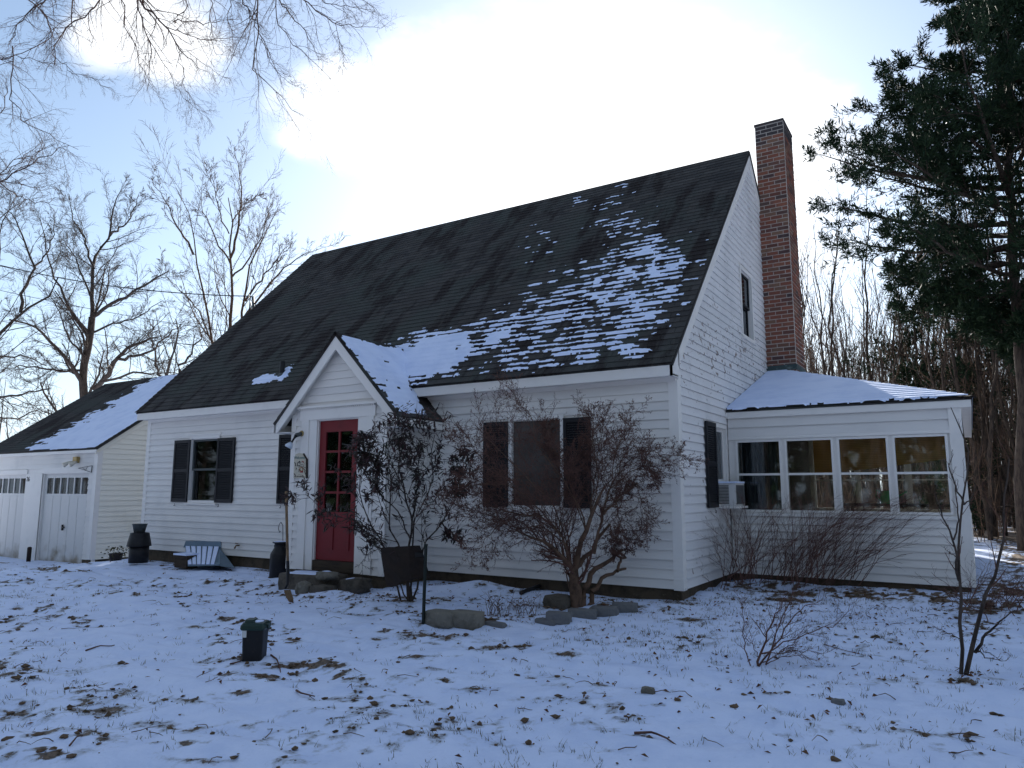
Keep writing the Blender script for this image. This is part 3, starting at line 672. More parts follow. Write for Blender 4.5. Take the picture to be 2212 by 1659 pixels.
# shutters with louvres
def shutter(ax, a, z0, z1, w, parent, off=.03):
    b = MB(); fr = .045; th = .028
    def bx(u0, u1, c0, c1, d0, d1):
        if ax == 'x': b.box((u0, -off-d1, c0), (u1, -off-d0, c1))
        else: b.box((off+d0, u0, c0), (off+d1, u1, c1))
    bx(a, a+fr, z0, z1, 0, th); bx(a+w-fr, a+w, z0, z1, 0, th)
    zm = (z0+z1)/2
    for c in (z0, zm-.03, z1-.06): bx(a+fr, a+w-fr, c, c+.06, .002, th-.002)
    o = b.build('shutter', 'black_shutter', parent)
    lv = MB()
    for c0, c1 in ((z0+.06, zm-.03), (zm+.03, z1-.06)):
        n = int((c1-c0)/.030)
        for i in range(n):
            c = c0+(c1-c0)*i/n
            if ax == 'x': lv.hexa([(a+fr, -off-.024, c), (a+w-fr, -off-.024, c), (a+w-fr, -off-.004, c+.026), (a+fr, -off-.004, c+.026), (a+fr, -off-.024, c+.006), (a+w-fr, -off-.024, c+.006), (a+w-fr, -off-.004, c+.032), (a+fr, -off-.004, c+.032)])
            else: lv.hexa([(off+.024, a+fr, c), (off+.024, a+w-fr, c), (off+.004, a+w-fr, c+.026), (off+.004, a+fr, c+.026), (off+.024, a+fr, c+.006), (off+.024, a+w-fr, c+.006), (off+.004, a+w-fr, c+.032), (off+.004, a+fr, c+.032)])
    tag(lv.build('louvres', 'black_shutter', o), kind='stuff')
    # scrolled holdback under the shutter
    sc = []; cx = a+w*.25 if ax == 'x' else a+w*.6
    for i in range(15):
        t = i/14*4.6; r = .028*(1-i/20)
        sc.append((math.sin(t)*r, -.03-.028-math.cos(t)*r*-1))
    pts = [(cx+p[0], -off-.03, z0+p[1]+.0) if ax == 'x' else (off+.03, cx+p[0], z0+p[1]) for p in sc]
    MB().tube(pts, .005, 5).build('holdback', 'dark_metal', o)
    return o
shutter('x', -10.12, .92, 2.10, .49, house); shutter('x', -8.80, .92, 2.10, .49, house)
shutter('x', -7.12, .92, 2.10, .42, house)
shutter('x', -2.84, .93, 2.11, .40, house); shutter('x', -1.555, .93, 2.11, .395, house)
shutter('y', .98, .93, 2.08, .44, house)

# ---- entrance vestibule
VY = -.9; VX0, VX1 = -5.8, -3.9; KV = 1.032; VPX, VPZ = -4.82, 3.46
ves = wall('vestibule', (0, VY, 0), (1, 0, 0), (0, 1, 0), (0, 2.36, 3.38), lambda z: (VX0, VX1) if z <= 2.361 else (VPX-(VPZ-.09-z)/KV, VPX+(VPZ-.09-z)/KV), [(-5.25, -4.45, 0, 2.18)], .1, 'white_trim')
def vend(z):
    h = (VPZ-.10-z)/KV; return (max(VX0+.08, VPX-h), min(VX1-.08, VPX+h)) if h > .02 else (VPX-.02, VPX+.02)
siding((0, VY, 0), (1, 0, 0), (0, -1, 0), 0, 3.25, EX, vend, [(-5.60, -4.12, -.1, 2.40)], 'white_siding', ves, rg)
for x, s in ((VX1, 1), (VX0, -1)):
    wall('side_wall', (x, VY, 0), (0, 1, 0), (-s, 0, 0), (0, 2.42), flat(.1, .9), [], .08, 'white_trim', ves)
    siding((x, VY, 0), (0, 1, 0), (s, 0, 0), 0, 2.12, EX, flat(.02, .9), [], 'white_siding', ves, rg)
    MB().box((x-.085 if s > 0 else x-.02, VY-.022, -.01), (x+.02 if s > 0 else x+.085, VY, 2.30)).build('corner_board', 'white_trim', ves)
# plain casing with flat pilasters and a small dentil course
for a, b in ((-5.59, -5.43), (-4.27, -4.12)): MB().box((a, VY-.035, .02), (b, VY, 2.2)).build('pilaster', 'white_trim', ves)
for a, b in ((-5.43, -5.27), (-4.43, -4.27)): MB().box((a, VY-.022, .0), (b, VY, 2.2)).build('door_casing', 'white_trim', ves)
MB().box((-5.62, VY-.045, .0), (-5.42, VY-.035, .22)).build('plinth', 'white_trim', ves); MB().box((-4.29, VY-.045, .0), (-4.10, VY-.035, .22)).build('plinth', 'white_trim', ves)
MB().box((-5.62, VY-.04, 2.2), (-4.09, VY, 2.36)).build('door_header', 'white_trim', ves)
MB().box((-5.66, VY-.075, 2.375), (-4.05, VY, 2.41)).build('cornice', 'white_trim', ves)
dn = MB()
for i in range(38): x = -5.63+i*.0408; dn.box((x, VY-.06, 2.352), (x+.022, VY-.04, 2.374))
tag(dn.build('dentils', 'white_trim', ves), kind='stuff')
# rafters boards of the little gable
zr = lambda x: VPZ-KV*abs(x-VPX)
for s in (-1, 1):
    xe = VPX+s*1.25
    MB().prism([(VPX, VY-.14, VPZ-.02), (xe, VY-.14, zr(xe)-.02), (xe, VY-.14, zr(xe)-.15), (xe-s*.06, VY-.14, zr(xe)-.15), (VPX, VY-.14, VPZ-.245)], (0, .025, 0)).build('barge_board', 'white_trim', ves)
    MB().prism([(VPX, VY-.115, VPZ-.12), (xe-s*.05, VY-.115, zr(xe-s*.05)-.12), (xe-s*.05, VY-.115, zr(xe-s*.05)-.135), (VPX, VY-.115, VPZ-.135)], (0, .115, 0)).build('soffit', 'white_trim', ves)
    MB().box((min(xe, xe-s*.025), VY-.14, zr(xe)-.15), (max(xe, xe-s*.025), -.001, zr(xe)-.02)).build('fascia', 'white_trim', ves)
    MB().box((min(xe, VPX+s*.92), VY-.115, zr(xe)-.15), (max(xe, VPX+s*.92), -.001, zr(xe)-.14)).build('soffit', 'white_trim', ves)
vd = MB(); vroofs = []
for s in (1, -1):
    n = np.array([s*.718, 0, .696]); xe = VPX+s*1.262
    poly = [(xe, VY-.155, zr(xe)), (xe, .0, zr(xe)), (VPX+s*.98, .02, zr(VPX+s*.98)), (VPX, .62, VPZ), (VPX, VY-.155, VPZ)]
    vd.prism(poly, -n*.03)
vroof = vd.build('entrance_roof', 'shingle', house)
SLV = 1.262*1.437
for s in (1, -1):
    xe = VPX+s*1.262; O = (xe, VY-.16, zr(xe)); V = np.array([-s*.696, 0, .718]); n = np.array([s*.718, 0, .696])
    pl = [(0, 0), (1.06, 0), (1.08, .4), (1.66, SLV), (0, SLV)]
    shingles(vroof, O, (0, 1, 0), V, n, 1.7, SLV, poly=pl, nparts=80, seed=20+s)
    if s == 1:
        def vf(A, B, px, py):
            cI = np.floor(B/.127); fr = (B/.127)%1; yv = .25+B*.75      # the valley
            lim = 1.06+np.maximum(0, B-.4)/(SLV-.4)*.6
            d = .95-.55*sst(A, 0.50, .95)*sst(-B, -.80, -.35)-.5*sst(B, SLV-.16, SLV-.04)-.35*sst(-A, -.16, -.0)-.9*sst(-B, -.14, -.03)-2*sst(A, .62+B*.34, .70+B*.42)*(B < .62)
            n_ = np.clip((.5*vn(A*4.3+cI*5.1, cI*1.7, 13)+.5*fbm(A*12, B*15, 4)-.5)*1.5+.5, 0, 1)
            return np.where(A < lim, (d-n_*.95-.6*sst(-fr, -.12, 0)*(A < .62+B*.3))*1.3, -1)
        snow_sheet(vroof, O, (0, 1, 0), V, n, .02, 1.66, .02, SLV-.02, .022, vf)
ridge_caps(vroof, (VPX, VY-.16, VPZ+.0), (VPX, .5, VPZ), (.696, 0, -.718), (-.696, 0, -.718), w=.12)
# red door: stiles and rails as one leaf, eight lights
dl = MB(); DX0, DX1 = -5.25, -4.45; GX0, GX1, GZ0, GZ1 = -5.12, -4.58, .84, 2.01; y0, y1 = VY+.03, VY+.075
dl.box((DX0, y0, .15), (GX0, y1, 2.18)).box((GX1, y0, .15), (DX1, y1, 2.18)).box((GX0, y0, GZ1), (GX1, y1, 2.18)).box((GX0, y0, .15), (GX1, y1, GZ0))
door = dl.build('door', 'red_door', house)
rows = [GZ0, 1.12, 1.42, 1.72, GZ1]; gm = (GX0+GX1)/2
mt = MB(); mt.box((gm-.018, y0+.005, GZ0), (gm+.018, y1-.005, GZ1))
for z in rows[1:-1]: mt.box((GX0, y0+.005, z-.016), (gm-.018, y1-.005, z+.016)).box((gm+.018, y0+.005, z-.016), (GX1, y1-.005, z+.016))
mt.build('muntin', 'red_door', door)
for i in range(4):
    for a, b in ((GX0, gm-.018), (gm+.018, GX1)): pane('x', a, b, rows[i]+.016*(i > 0), rows[i+1]-.016*(i < 3), (y0+y1)/2, 'window_glass', door)
for x in (-5.03, -4.75): drape(x, x+.17, y1+.02, 1.735, 2.0, 'lace', door, 3, .006)
MB().box((DX0+.12, y1+.25, .86), (DX0+.36, y1+.27, 1.40)).box((DX1-.33, y1+.35, 1.1), (DX1-.14, y1+.37, 1.36)).build('hall_picture', 'lace', door)
MB().box((-5.12, y0-.012, .30), (-4.90, y0-.001, .72)).box((-4.80, y0-.012, .30), (-4.58, y0-.001, .72)).build('door_panel', 'red_door', door)
MB().lathe((0, 0, 0), [(.0, 0)], 3) if False else None
kn = MB(); kn.tube([(-5.19, y0, 1.02), (-5.19, y0-.05, 1.02)], .012, 8).tube([(-5.19, y0-.045, 1.02), (-5.19, y0-.06, 1.02), (-5.19, y0-.085, 1.02)], [.015, .028, .016], 10).build('door_knob', 'brass', door, True)
MB().box((-5.26, VY-.02, .0), (-4.44, VY+.1, .145)).build('threshold', 'dark_wood', house)
MB().box((-5.7, VY+.2, 0), (-4.0, VY+.21, .02)).build('floor', 'dark_wood', house)

# ---- glazed porch
PW = 2.93; PY = 2.12; PB = 8.4
bays = [(.155, .735), (.835, 1.415), (1.515, 2.085), (2.185, 2.755)]; PZ0, PZ1 = .885, 1.875
pho = [(a, b, PZ0, PZ1) for a, b in bays]
porch = wall('porch', (0, PY, 0), (1, 0, 0), (0, 1, 0), (-.01, 2.22), flat(0.023, PW), pho, .08, 'white_trim')
siding((0, PY, 0), (1, 0, 0), (0, -1, 0), .0, .80, .105, flat(.03, 2.81), [], 'white_siding', porch, rg, maxlen=5)
siding((0, PY, 0), (1, 0, 0), (0, -1, 0), 1.93, 2.20, .135, flat(.03, 2.81), [], 'white_siding', porch, rg, maxlen=5)
rbays = [(.35+i*1.17, 1.35+i*1.17, PZ0, PZ1) for i in range(5)]
wall('porch_side_wall', (PW, PY, 0), (0, 1, 0), (-1, 0, 0), (-.01, 2.22), flat(.081, PB-PY), rbays, .08, 'white_trim', porch)
siding((PW, PY, 0), (0, 1, 0), (1, 0, 0), .0, .80, .105, flat(.1, PB-PY), [], 'white_siding', porch, rg, maxlen=9)
wall('porch_back_wall', (0, PB, 0), (1, 0, 0), (0, -1, 0), (-.01, 2.22), flat(.023, PW-.081), [(a, b, .75, 1.95) for a, b in ((.12, .95), (1.0, 1.88), (1.95, 2.75))], .08, 'white_trim', porch)
MB().box((.02, PY+.08, -.01), (PW-.08, PB-.08, .02)).build('porch_floor', 'dark_wood', porch)
MB().box((.02, PY+.08, 2.20), (PW-.08, PB-.08, 2.218)).build('porch_ceiling', 'room_wall', porch)
MB().box((.024, PY+.085, .021), (.045, PB-.085, 2.199)).build('porch_inner_wall', 'dark_wood', porch)
MB().box((2.81, PY-.026, -.01), (2.955, PY, 2.2)).build('corner_board', 'white_trim', porch); MB().box((PW, PY, -.01), (PW+.022, PY+.12, 2.2)).build('corner_board', 'white_trim', porch)
MB().box((.03, PY-.04, .80), (2.81, PY-.001, .845)).build('sill', 'white_trim', porch)
MB().box((.03, PY-.028, PZ1+.005), (2.81, PY-.001, 1.93)).build('head_casing', 'white_trim', porch)
for i, (a, b) in enumerate(bays):
    f_ = MB(); frame4(f_, 'x', a-.03, b+.03, PZ0-.03, PZ1+.0, .032, PY-.018, PY-.001); w = f_.build('window', 'white_trim', porch)
    MB().box((a+.002, PY-.014, 1.368), (b-.002, PY+.012, 1.398)).build('meeting_rail', 'white_trim', w)
    pane('x', a+.002, b-.002, 1.398, PZ1-.002, PY+.006, 'window_glass', w); pane('x', a+.002, b-.002, PZ0+.002, 1.368, PY+.006, 'window_glass', w)
for (a, b, c, d) in rbays:
    f_ = MB(); frame4(f_, 'y', PY+a, PY+b, c, d, .03, PW-.03, PW-.05); w = f_.build('window', 'white_trim', porch)
    MB().box((PW-.05, PY+a+.03, 1.368), (PW-.03, PY+b-.03, 1.398)).build('meeting_rail', 'white_trim', w); pane('y', PY+a+.03, PY+b-.03, c+.03, d-.03, PW-.02, 'window_glass', w)
for a, b in ((.12, .95), (1.0, 1.88), (1.95, 2.75)):
    f_ = MB(); frame4(f_, 'x', a, b, .75, 1.95, .03, PB-.06, PB-.03); w = f_.build('window', 'white_trim', porch); MB().box((a+.03, PB-.055, 1.35), (b-.03, PB-.035, 1.38)).build('meeting_rail', 'white_trim', w)
# porch eaves and roof: half of a hipped roof leaning on the gable
EZ = 2.31; PKY, PKZ = 5.24, 3.37
MB().box((.0, PY-.05, EZ-.115), (3.07, PY-.03, EZ-.012)).build('fascia', 'white_trim', porch)
MB().box((3.05, PY-.03, EZ-.115), (3.07, PB+.05, EZ-.012)).build('fascia', 'white_trim', porch)
MB().box((.03, PY-.03, EZ-.11), (3.05, PY-.001, EZ-.095)).build('soffit', 'white_trim', porch)
MB().box((PW+.023, PY-.001, EZ-.11), (3.05, PB+.05, EZ-.095)).build('soffit', 'white_trim', porch)
pr = MB(); e0 = PY-.06; e1 = PB+.06
A_, B_, C_, D_, T_ = (0.023, e0, EZ), (3.085, e0, EZ), (3.085, e1, EZ), (.023, e1, EZ), (.023, PKY, PKZ)
for tri, n in (((A_, B_, T_), (0, -.32, .95)), ((B_, C_, T_), (.33, 0, .94)), ((C_, D_, T_), (0, .32, .95))): pr.prism([np.array(p) for p in tri], (0, 0, -.025))
proof = pr.build('porch_roof', 'shingle', house)
sl_ = math.hypot(PKY-e0, PKZ-EZ); VP = np.array([0, (PKY-e0)/sl_, (PKZ-EZ)/sl_]); NP_ = np.array([0, -VP[2], VP[1]])
shingles(proof, (0.023, e0-.012, EZ), (1, 0, 0), VP, NP_, 3.06, sl_, poly=[(0, 0), (3.062, 0), (0.0, sl_)], nparts=0, seed=31)
def pf(A, B, px, py):
    lim = 3.05*(1-B/sl_)-.015; cI = np.floor(B/.127)
    f_ = .62-.9*(fbm(A*5.1, B*5, 41)-.12)*sst(-B, -.07, .02)*1.9-.55*sst(fbm(A*.9+cI*3.7, cI*.9, 6), .66, .74)*(((B/.127) % 1) < .32)+.15
    return np.where(A < lim, f_, -1)
snow_sheet(proof, (0.023, e0-.012, EZ), (1, 0, 0), VP, NP_, .0, 3.06, -.02, sl_-.02, .02, pf, th=.028)
sl2 = math.hypot(3.062, PKZ-EZ); V2 = np.array([-3.062/sl2, 0, (PKZ-EZ)/sl2]); N2 = np.array([V2[2], 0, -V2[0]])
def pf2(A, B, px, py):
    h = B/sl2; lo = h*(PKY-e0); hi = (e1-e0)-h*(e1-PKY); return np.where((A > lo+.03) & (A < hi-.03), .5, -1)
snow_sheet(proof, (3.085, e0, EZ), (0, 1, 0), V2, N2, 0, e1-e0, 0, sl2-.02, .06, pf2, th=.022, base=.004)
hp = np.array([3.085, e0, EZ+.004]); ht = np.array([.55, 4.75, 3.205])
ridge_caps(proof, hp, ht, (-.8, -.35, -.3), (.6, .62, -.3), w=.08)
# blinds and things in the porch
def blind(P, Q, zt, zl, zr_, label, m='bamboo_blind'):
    P, Q = np.array(P, float), np.array(Q, float); n = 12; V = []; F = []
    for i in range(n+1):
        t = i/n; p = P+(Q-P)*t; zb = zl+(zr_-zl)*t-.02*math.sin(t*math.pi); V += [(p[0], p[1], zb), (p[0], p[1], zt)]
    for i in range(n): F.append((2*i, 2*i+2, 2*i+3, 2*i+1))
    b = mesh_np('roller_blind', V, F, m)
    return tag(b, label, 'blind')
blind((1.06, 2.85, 0), (2.82, 2.45, 0), 2.17, 1.40, 1.58, 'orange-brown bamboo blind hanging across the inside of the glazed porch, lower edge slanting')
pt = thing('plant_table', 'low table standing behind the third and fourth porch windows', 'table', (2.0, 3.5, .02))
MB().box((1.35, 3.25, .93), (2.8, 3.8, .965)).build('table_top', 'dark_wood', pt)
for x in (1.4, 2.73):
    for y in (3.29, 3.74): MB().box((x, y, .02), (x+.04, y+.04, .93)).build('leg', 'dark_wood', pt)
wc = thing('watering_can', 'green plastic watering can on the table inside the porch window', 'watering can', (1.93, 3.45, .966))
MB().lathe((1.93, 3.45, .966), [(.085, 0), (.09, .02), (.085, .15), (.06, .19), (.05, .19)], 16).build('body', 'green_plastic', wc, True)
MB().tube([(2.0, 3.45, 1.02), (2.08, 3.45, 1.06), (2.17, 3.45, 1.13), (2.2, 3.45, 1.135)], [.02, .016, .012, .025], 8).build('spout', 'green_plastic', wc, True)
MB().tube([(1.86, 3.45, 1.13), (1.8, 3.45, 1.17), (1.79, 3.45, 1.08), (1.85, 3.45, 1.0)], .01, 6).build('handle', 'green_plastic', wc, True)
fp = thing('flower_pot', 'small brown flower pot beside the watering can in the porch', 'plant pot', (2.5, 3.5, .966))
MB().lathe((2.5, 3.5, .966), [(.05, 0), (.07, .12), (.08, .12), (.08, .15), (.06, .15)], 14).build('pot', 'brown_plastic', fp, True)
sh = MB()
for k in range(14):
    a = k*.9; sh.prism([(2.5+.02*math.cos(a), 3.5+.02*math.sin(a), 1.1), (2.5+.1*math.cos(a), 3.5+.1*math.sin(a), 1.2+.03*(k % 3)), (2.5+.06*math.cos(a+.3), 3.5+.06*math.sin(a+.3), 1.25)], (0, .004, 0))
sh.build('leaves', 'rhododendron_leaf', fp)
drape(.12, .62, PY+.35, .9, 1.95, 'curtain', porch, 8, .03)
MB().box((.15, PY+.6, .02), (.72, PY+.95, 1.05)).build('cupboard', 'dark_wood', porch); MB().box((.8, PY+1.6, .02), (1.5, PY+2.2, .8)).build('bench', 'dark_wood', porch)
# air conditioner in the side window
ac = thing('air_conditioner', 'white window air conditioner with snow on top, beside the black shutter on the gable', 'air conditioner', (.12, 1.74, .93))
MB().box((.0, 1.515, .945), (.26, 1.965, 1.255)).build('case', 'white_plastic', ac)
gl_ = MB()
for i in range(13): z = .975+i*.02; gl_.box((.03, 1.507, z), (.17, 1.513, z+.011))
gl_.build('louvres', 'ac_grille', ac)
g2 = MB()
for i in range(18): y = 1.54+i*.022; g2.box((.262, y, .97), (.268, y+.012, 1.23))
g2.build('rear_grille', 'ac_grille', ac)
MB().box((.0, 1.50, 1.256), (.27, 1.97, 1.28)).build('snow_cap', 'snow', ac); MB().box((.0, 1.48, .915), (.30, 1.98, .943)).build('support', 'white_trim', ac)
MB().box((.10, PY-.045, .975), (.155, PY-.02, 1.25)).box((.026, PY-.045, .975), (.0999, PY-.02, 1.25)).build('louvre_vent', 'black_shutter', porch)

# ================================================================== GARAGE
gar = thing('garage', 'low white two-door garage with half snow-covered roof left of the house', 'garage', (-17.8, 4.3, -.6))
GXR, GXL, GY, GEZ = -14.87, -20.65, 1.07, 2.13; GRY, GRZ = 4.29, 4.54; KG = (GRZ-GEZ)/(GRY-.94)
DR = (-17.36, -15.22, -.66, 1.54); DLf = (-20.42, -18.28, -.66, 1.54)
gf = wall('wall', (0, GY, 0), (1, 0, 0), (0, 1, 0), (-.66, 2.10), flat(GXL, GXR), [DR, DLf], .12, 'white_trim', gar)
siding((0, GY, 0), (1, 0, 0), (0, -1, 0), -.5, 2.06, .125, flat(GXL+.1, GXR-.12), [(DR[0]-.14, DR[1]+.02, -1, 1.62), (DLf[0]-.02, DLf[1]+.80, -1, 1.62), (-18.3, -17.3, -1, 1.62)], 'white_siding', gf, rg)
def ge(z): y = max(0, (z-2.20)/KG); return (y, 6.44-y)
gsd = wall('wall', (GXR, GY, 0), (0, 1, 0), (-1, 0, 0), (-.5, 2.20, 4.42), lambda z: (lambda y: (y, 6.44-y))(max(0, (z-2.2)/KG)), [], .12, 'white_trim', gar)
siding((GXR, GY, 0), (0, 1, 0), (1, 0, 0), -.5, 4.3, .125, lambda z: (lambda y: (y, 6.44-y))(max(.1, (z-2.12)/KG)), [], 'bounce_lit_siding', gsd, rg, maxlen=7)
wall('wall', (GXL, GY, 0), (0, 1, 0), (1, 0, 0), (-.66, 2.20, 4.42), lambda z: (lambda y: (y, 6.44-y))(max(0, (z-2.2)/KG)), [], .12, 'white_trim', gar)
wall('wall', (0, GY+6.44, 0), (1, 0, 0), (0, -1, 0), (-.66, 2.10), flat(GXL, GXR), [], .12, 'white_trim', gar)
MB().box((GXR-.13, GY-.024, -.5), (GXR+.02, GY, 2.08)).build('corner_board', 'white_trim', gar); MB().box((GXR, GY, -.5), (GXR+.022, GY+.10, 2.15)).build('corner_board', 'white_trim', gar)
MB().box((GXL, GY+.14, -1.1), (GXR-.02, GY+6.4, -.5)).build('foundation', 'foundation', gar)
MB().box((-15.2, GY-.01, -1.), (GXR-.0, GY+.02, -.505)).build('foundation', 'foundation', gar)
gd = MB(); NG = np.array([0, -KG, 1.])/math.hypot(1, KG)
slab(gd, [(-20.74, .94, GEZ), (-14.75, .94, GEZ), (-14.75, GRY, GRZ), (-20.74, GRY, GRZ)], NG, .04)
slab(gd, [(-14.75, 7.64, GEZ), (-20.74, 7.64, GEZ), (-20.74, GRY, GRZ), (-14.75, GRY, GRZ)], (0, KG/1.232, 1/1.232), .04)
groof = gd.build('roof', 'shingle', gar)
SG = math.hypot(GRY-.94, GRZ-GEZ); VG = np.array([0, GRY-.94, GRZ-GEZ])/SG
shingles(groof, (-20.74, .93, GEZ), (1, 0, 0), VG, NG, 5.99, SG, nparts=300, seed=44)
def gfld(A, B, px, py):
    cI = np.floor(B/.127); fr = (B/.127)%1
    lim = 90+(px*0)+ (962-py)*1.33+ (py > 999)*0          # snow boundary runs diagonally up the roof
    d = sst(px-(75+(975-py)*1.75), -70, 55)*.98
    d = d*(1-.8*sst(B, SG-.35, SG-.05)*sst(fbm(A*2.3, B*5, 3), .35, .6))
    n = .55*vn(A*2.2+cI*5.7, cI*1.3, 23)+.45*fbm(A*9, B*10, 5)
    return (d*1.0-n*.78-.22*sst(-fr, -.14, 0)*(d < .9)-.5*sst(-B, -.05, 0))*1.4
snow_sheet(groof, (-20.74, .93, GEZ), (1, 0, 0), VG, NG, .02, 5.97, .0, SG-.02, .035, gfld)
MB().box((-20.7, .96, GEZ-.10), (-14.78, .98, GEZ-.02)).build('fascia', 'white_trim', gar); MB().box((-20.7, .98, GEZ-.10), (-14.78, GY, GEZ-.085)).build('soffit', 'white_trim', gar)
MB().prism([(-14.848, GY-.1, 2.12), (-14.848, GRY, 4.44), (-14.848, GRY, 4.25), (-14.848, GY-.1, 1.98)], (.03, 0, 0)).build('rake_board', 'bounce_lit_siding', gar)
MB().box((-17.5, GY-.03, 1.555), (-15.1, GY, 1.69)).build('door_header', 'white_trim', gar); MB().box((-20.6, GY-.03, 1.555), (-18.2, GY, 1.66)).build('door_header', 'white_trim', gar)
MB().box((-18.27, GY-.015, -.66), (-17.42, GY+.0, 1.55)).build('centre_post', 'white_trim', gar)
def gdoor(x0, x1, win, cm, swing=False):
    y = GY+.05; z0, z1 = -.66, 1.54; d = MB(); n = 7 if win else 6; wz0, wz1 = 1.04, 1.44
    a, b = x0+.09, x1-.09; w = (b-a)/6; m_ = .05
    d.box((x0, y, z0), (x1, y+.04, wz0)).box((x0, y, wz1), (x1, y+.04, z1)).box((x0, y, wz0), (a, y+.04, wz1)).box((b, y, wz0), (x1, y+.04, wz1))
    for i in range(1, 6): d.box((a+w*i-m_/2, y, wz0), (a+w*i+m_/2, y+.04, wz1))
    o = d.build('garage_door', 'garage_door_paint', gar)
    for i in range(6): pane('x', a+w*i+m_/2*(i > 0), a+w*(i+1)-m_/2*(i < 5), wz0, wz1, y+.018, 'window_glass', o)
    for (r0, r1) in ((-.60, -.10), (-.06, .42), (.46, .98)):
        for i in range(5):
            p0 = x0+.07+(x1-x0-.14)*i/5+.03; p1 = x0+.07+(x1-x0-.14)*(i+1)/5-.03
            MB().box((p0, y-.005, r0), (p1, y-.001, r1)).build('door_panel', 'garage_door_paint', o)
    tag(o)
    c = drape(a, b, y+.034, wz0-.0, wz1+.0, cm, o, 10, .004)
    return o
g1 = gdoor(DR[0], DR[1], True, 'grey_curtain'); g2_ = gdoor(DLf[0], DLf[1], True, 'purple_curtain')
MB().box((-16.30, GY+.0, .14), (-16.27, GY+.037, .28)).box((-16.27, GY+.0, .20), (-16.2, GY+.037, .225)).build('door_handle', 'dark_metal', g1)
MB().box((DR[0]-.055, GY-.016, -.66), (DR[0]-.035, GY-.0155, 1.55)).build('door_gap', 'dark_metal', gar)
# house number by the door
def text(s, name, m, loc, rot, size, parent=None, ext=.003):
    cu = bpy.data.curves.new(name, 'FONT'); cu.body = s; cu.size = size; cu.extrude = ext; cu.align_x = 'CENTER'
    t = bpy.data.objects.new(name, cu); COL.objects.link(t); bpy.context.view_layer.update()
    dg = bpy.context.evaluated_depsgraph_get(); me = bpy.data.meshes.new_from_object(t.evaluated_get(dg)); bpy.data.objects.remove(t)
    me.name = name; me.materials.clear(); me.materials.append(M[m]); o = bpy.data.objects.new(name, me); COL.objects.link(o)
    o.rotation_euler = rot
    if parent: o.parent = parent; o.location = tuple(np.array(loc)-ORG[parent])
    else: o.location = loc
    return o
text('26', 'house_number', 'dark_metal', (-18.14, GY-.02, 1.36), (math.pi/2, 0, 0), .17, gar)
fl = thing('floodlight', 'yellowed twin floodlight over the right-hand garage door', 'light', (-15.75, GY-.03, 1.86))
MB().box((-15.84, GY-.10, 1.80), (-15.66, GY-.02, 1.95)).build('junction_box', 'brass', fl)
for x in (-15.92, -15.62): MB().tube([(x*.5-15.75*.5, GY-.08, 1.83), (x, GY-.16, 1.80), (x-.02, GY-.26, 1.74)], [.02, .04, .065], 10).build('lamp', 'porcelain', fl, True)
def bracket(P, U, name, label):
    t = thing(name, label, 'wall bracket', P); P, U = np.array(P, float), np.array(U, float); b = MB()
    b.tube([P, P-Z3*.16], .010, 5).tube([P, P-U*.62-Z3*.05], .006, 5).tube([P-Z3*.16, P-U*.62-Z3*.05], .006, 5).tube([P-U*.2-Z3*.02, P-U*.28-Z3*.11], .005, 4).tube([P-U*.28-Z3*.11, P-U*.42-Z3*.04], .005, 4)
    b.build('frame', 'dark_metal', t)
bracket((-15.02, GY-.05, 1.72), (1, 0, 0), 'wall_bracket', 'black wire wall bracket over the garage door below the floodlight')
bracket((GXR+.05, GY+1.30, 1.62), (0, -1, 0), 'wall_bracket', 'black wire wall bracket on the side wall of the garage')
# ================================================================== TREES
def norm(v): return v/(np.linalg.norm(v, axis=-1, keepdims=True)+1e-9)
def kids(P, R, m, tmin, tmax, ang, lenr, rr, n, wig, trop, rng, minr=.0, absL=None, tip=.35, tw=.45):
    B, k, _ = P.shape
    L = np.linalg.norm(np.diff(P, axis=1), axis=2).sum(1)
    t = (tmin+(tmax-tmin)*((np.arange(m)[None, :]+rng.random((B, m)))/m)).ravel(); b = np.repeat(np.arange(B), m)
    f = t*(k-1); i = np.minimum(f.astype(int), k-2); fr = (f-i)[:, None]
    p = P[b, i]*(1-fr)+P[b, i+1]*fr; tan = norm(P[b, i+1]-P[b, i]); r = (R[b, i]*(1-fr[:, 0])+R[b, i+1]*fr[:, 0])
    perp = norm(np.cross(rng.normal(size=p.shape), tan)); a = (ang*(.65+.7*rng.random(len(t))))[:, None]
    d = np.cos(a)*tan+np.sin(a)*perp
    ln = (L[b]*lenr if absL is None else absL)*(1-tw*t)*(.55+.75*rng.random(len(t)))
    out = np.zeros((len(t), n, 3)); out[:, 0] = p; step = (ln/(n-1))[:, None]
    for j in range(1, n):
        d = norm(d+wig*rng.normal(size=d.shape)+np.array([0, 0, trop])); out[:, j] = out[:, j-1]+d*step
    r0 = np.maximum(r*rr*(.75+.35*rng.random(len(t))), minr); Rn = r0[:, None]*np.linspace(1, tip, n)[None, :]
    return out, Rn
def tubes(P, R, k):
    B, n, _ = P.shape; T = np.gradient(P, axis=1); T = norm(T); ref = norm(np.array([.31, .22, .93])[None, None]*np.ones_like(T)+0)
    U = norm(np.cross(T, ref)); V = np.cross(T, U); a = 2*np.pi*np.arange(k)/k
    ring = P[:, :, None, :]+R[:, :, None, None]*(np.cos(a)[None, None, :, None]*U[:, :, None, :]+np.sin(a)[None, None, :, None]*V[:, :, None, :])
    base = (np.arange(B)*n*k)[:, None, None]; i = (np.arange(n-1)*k)[None, :, None]; j = np.arange(k)[None, None, :]; j2 = (np.arange(k)+1) % k; j2 = j2[None, None, :]
    q = np.stack([base+i+j, base+i+j2, base+i+k+j2, base+i+k+j], -1).reshape(-1, 4)
    return ring.reshape(-1, 3), q
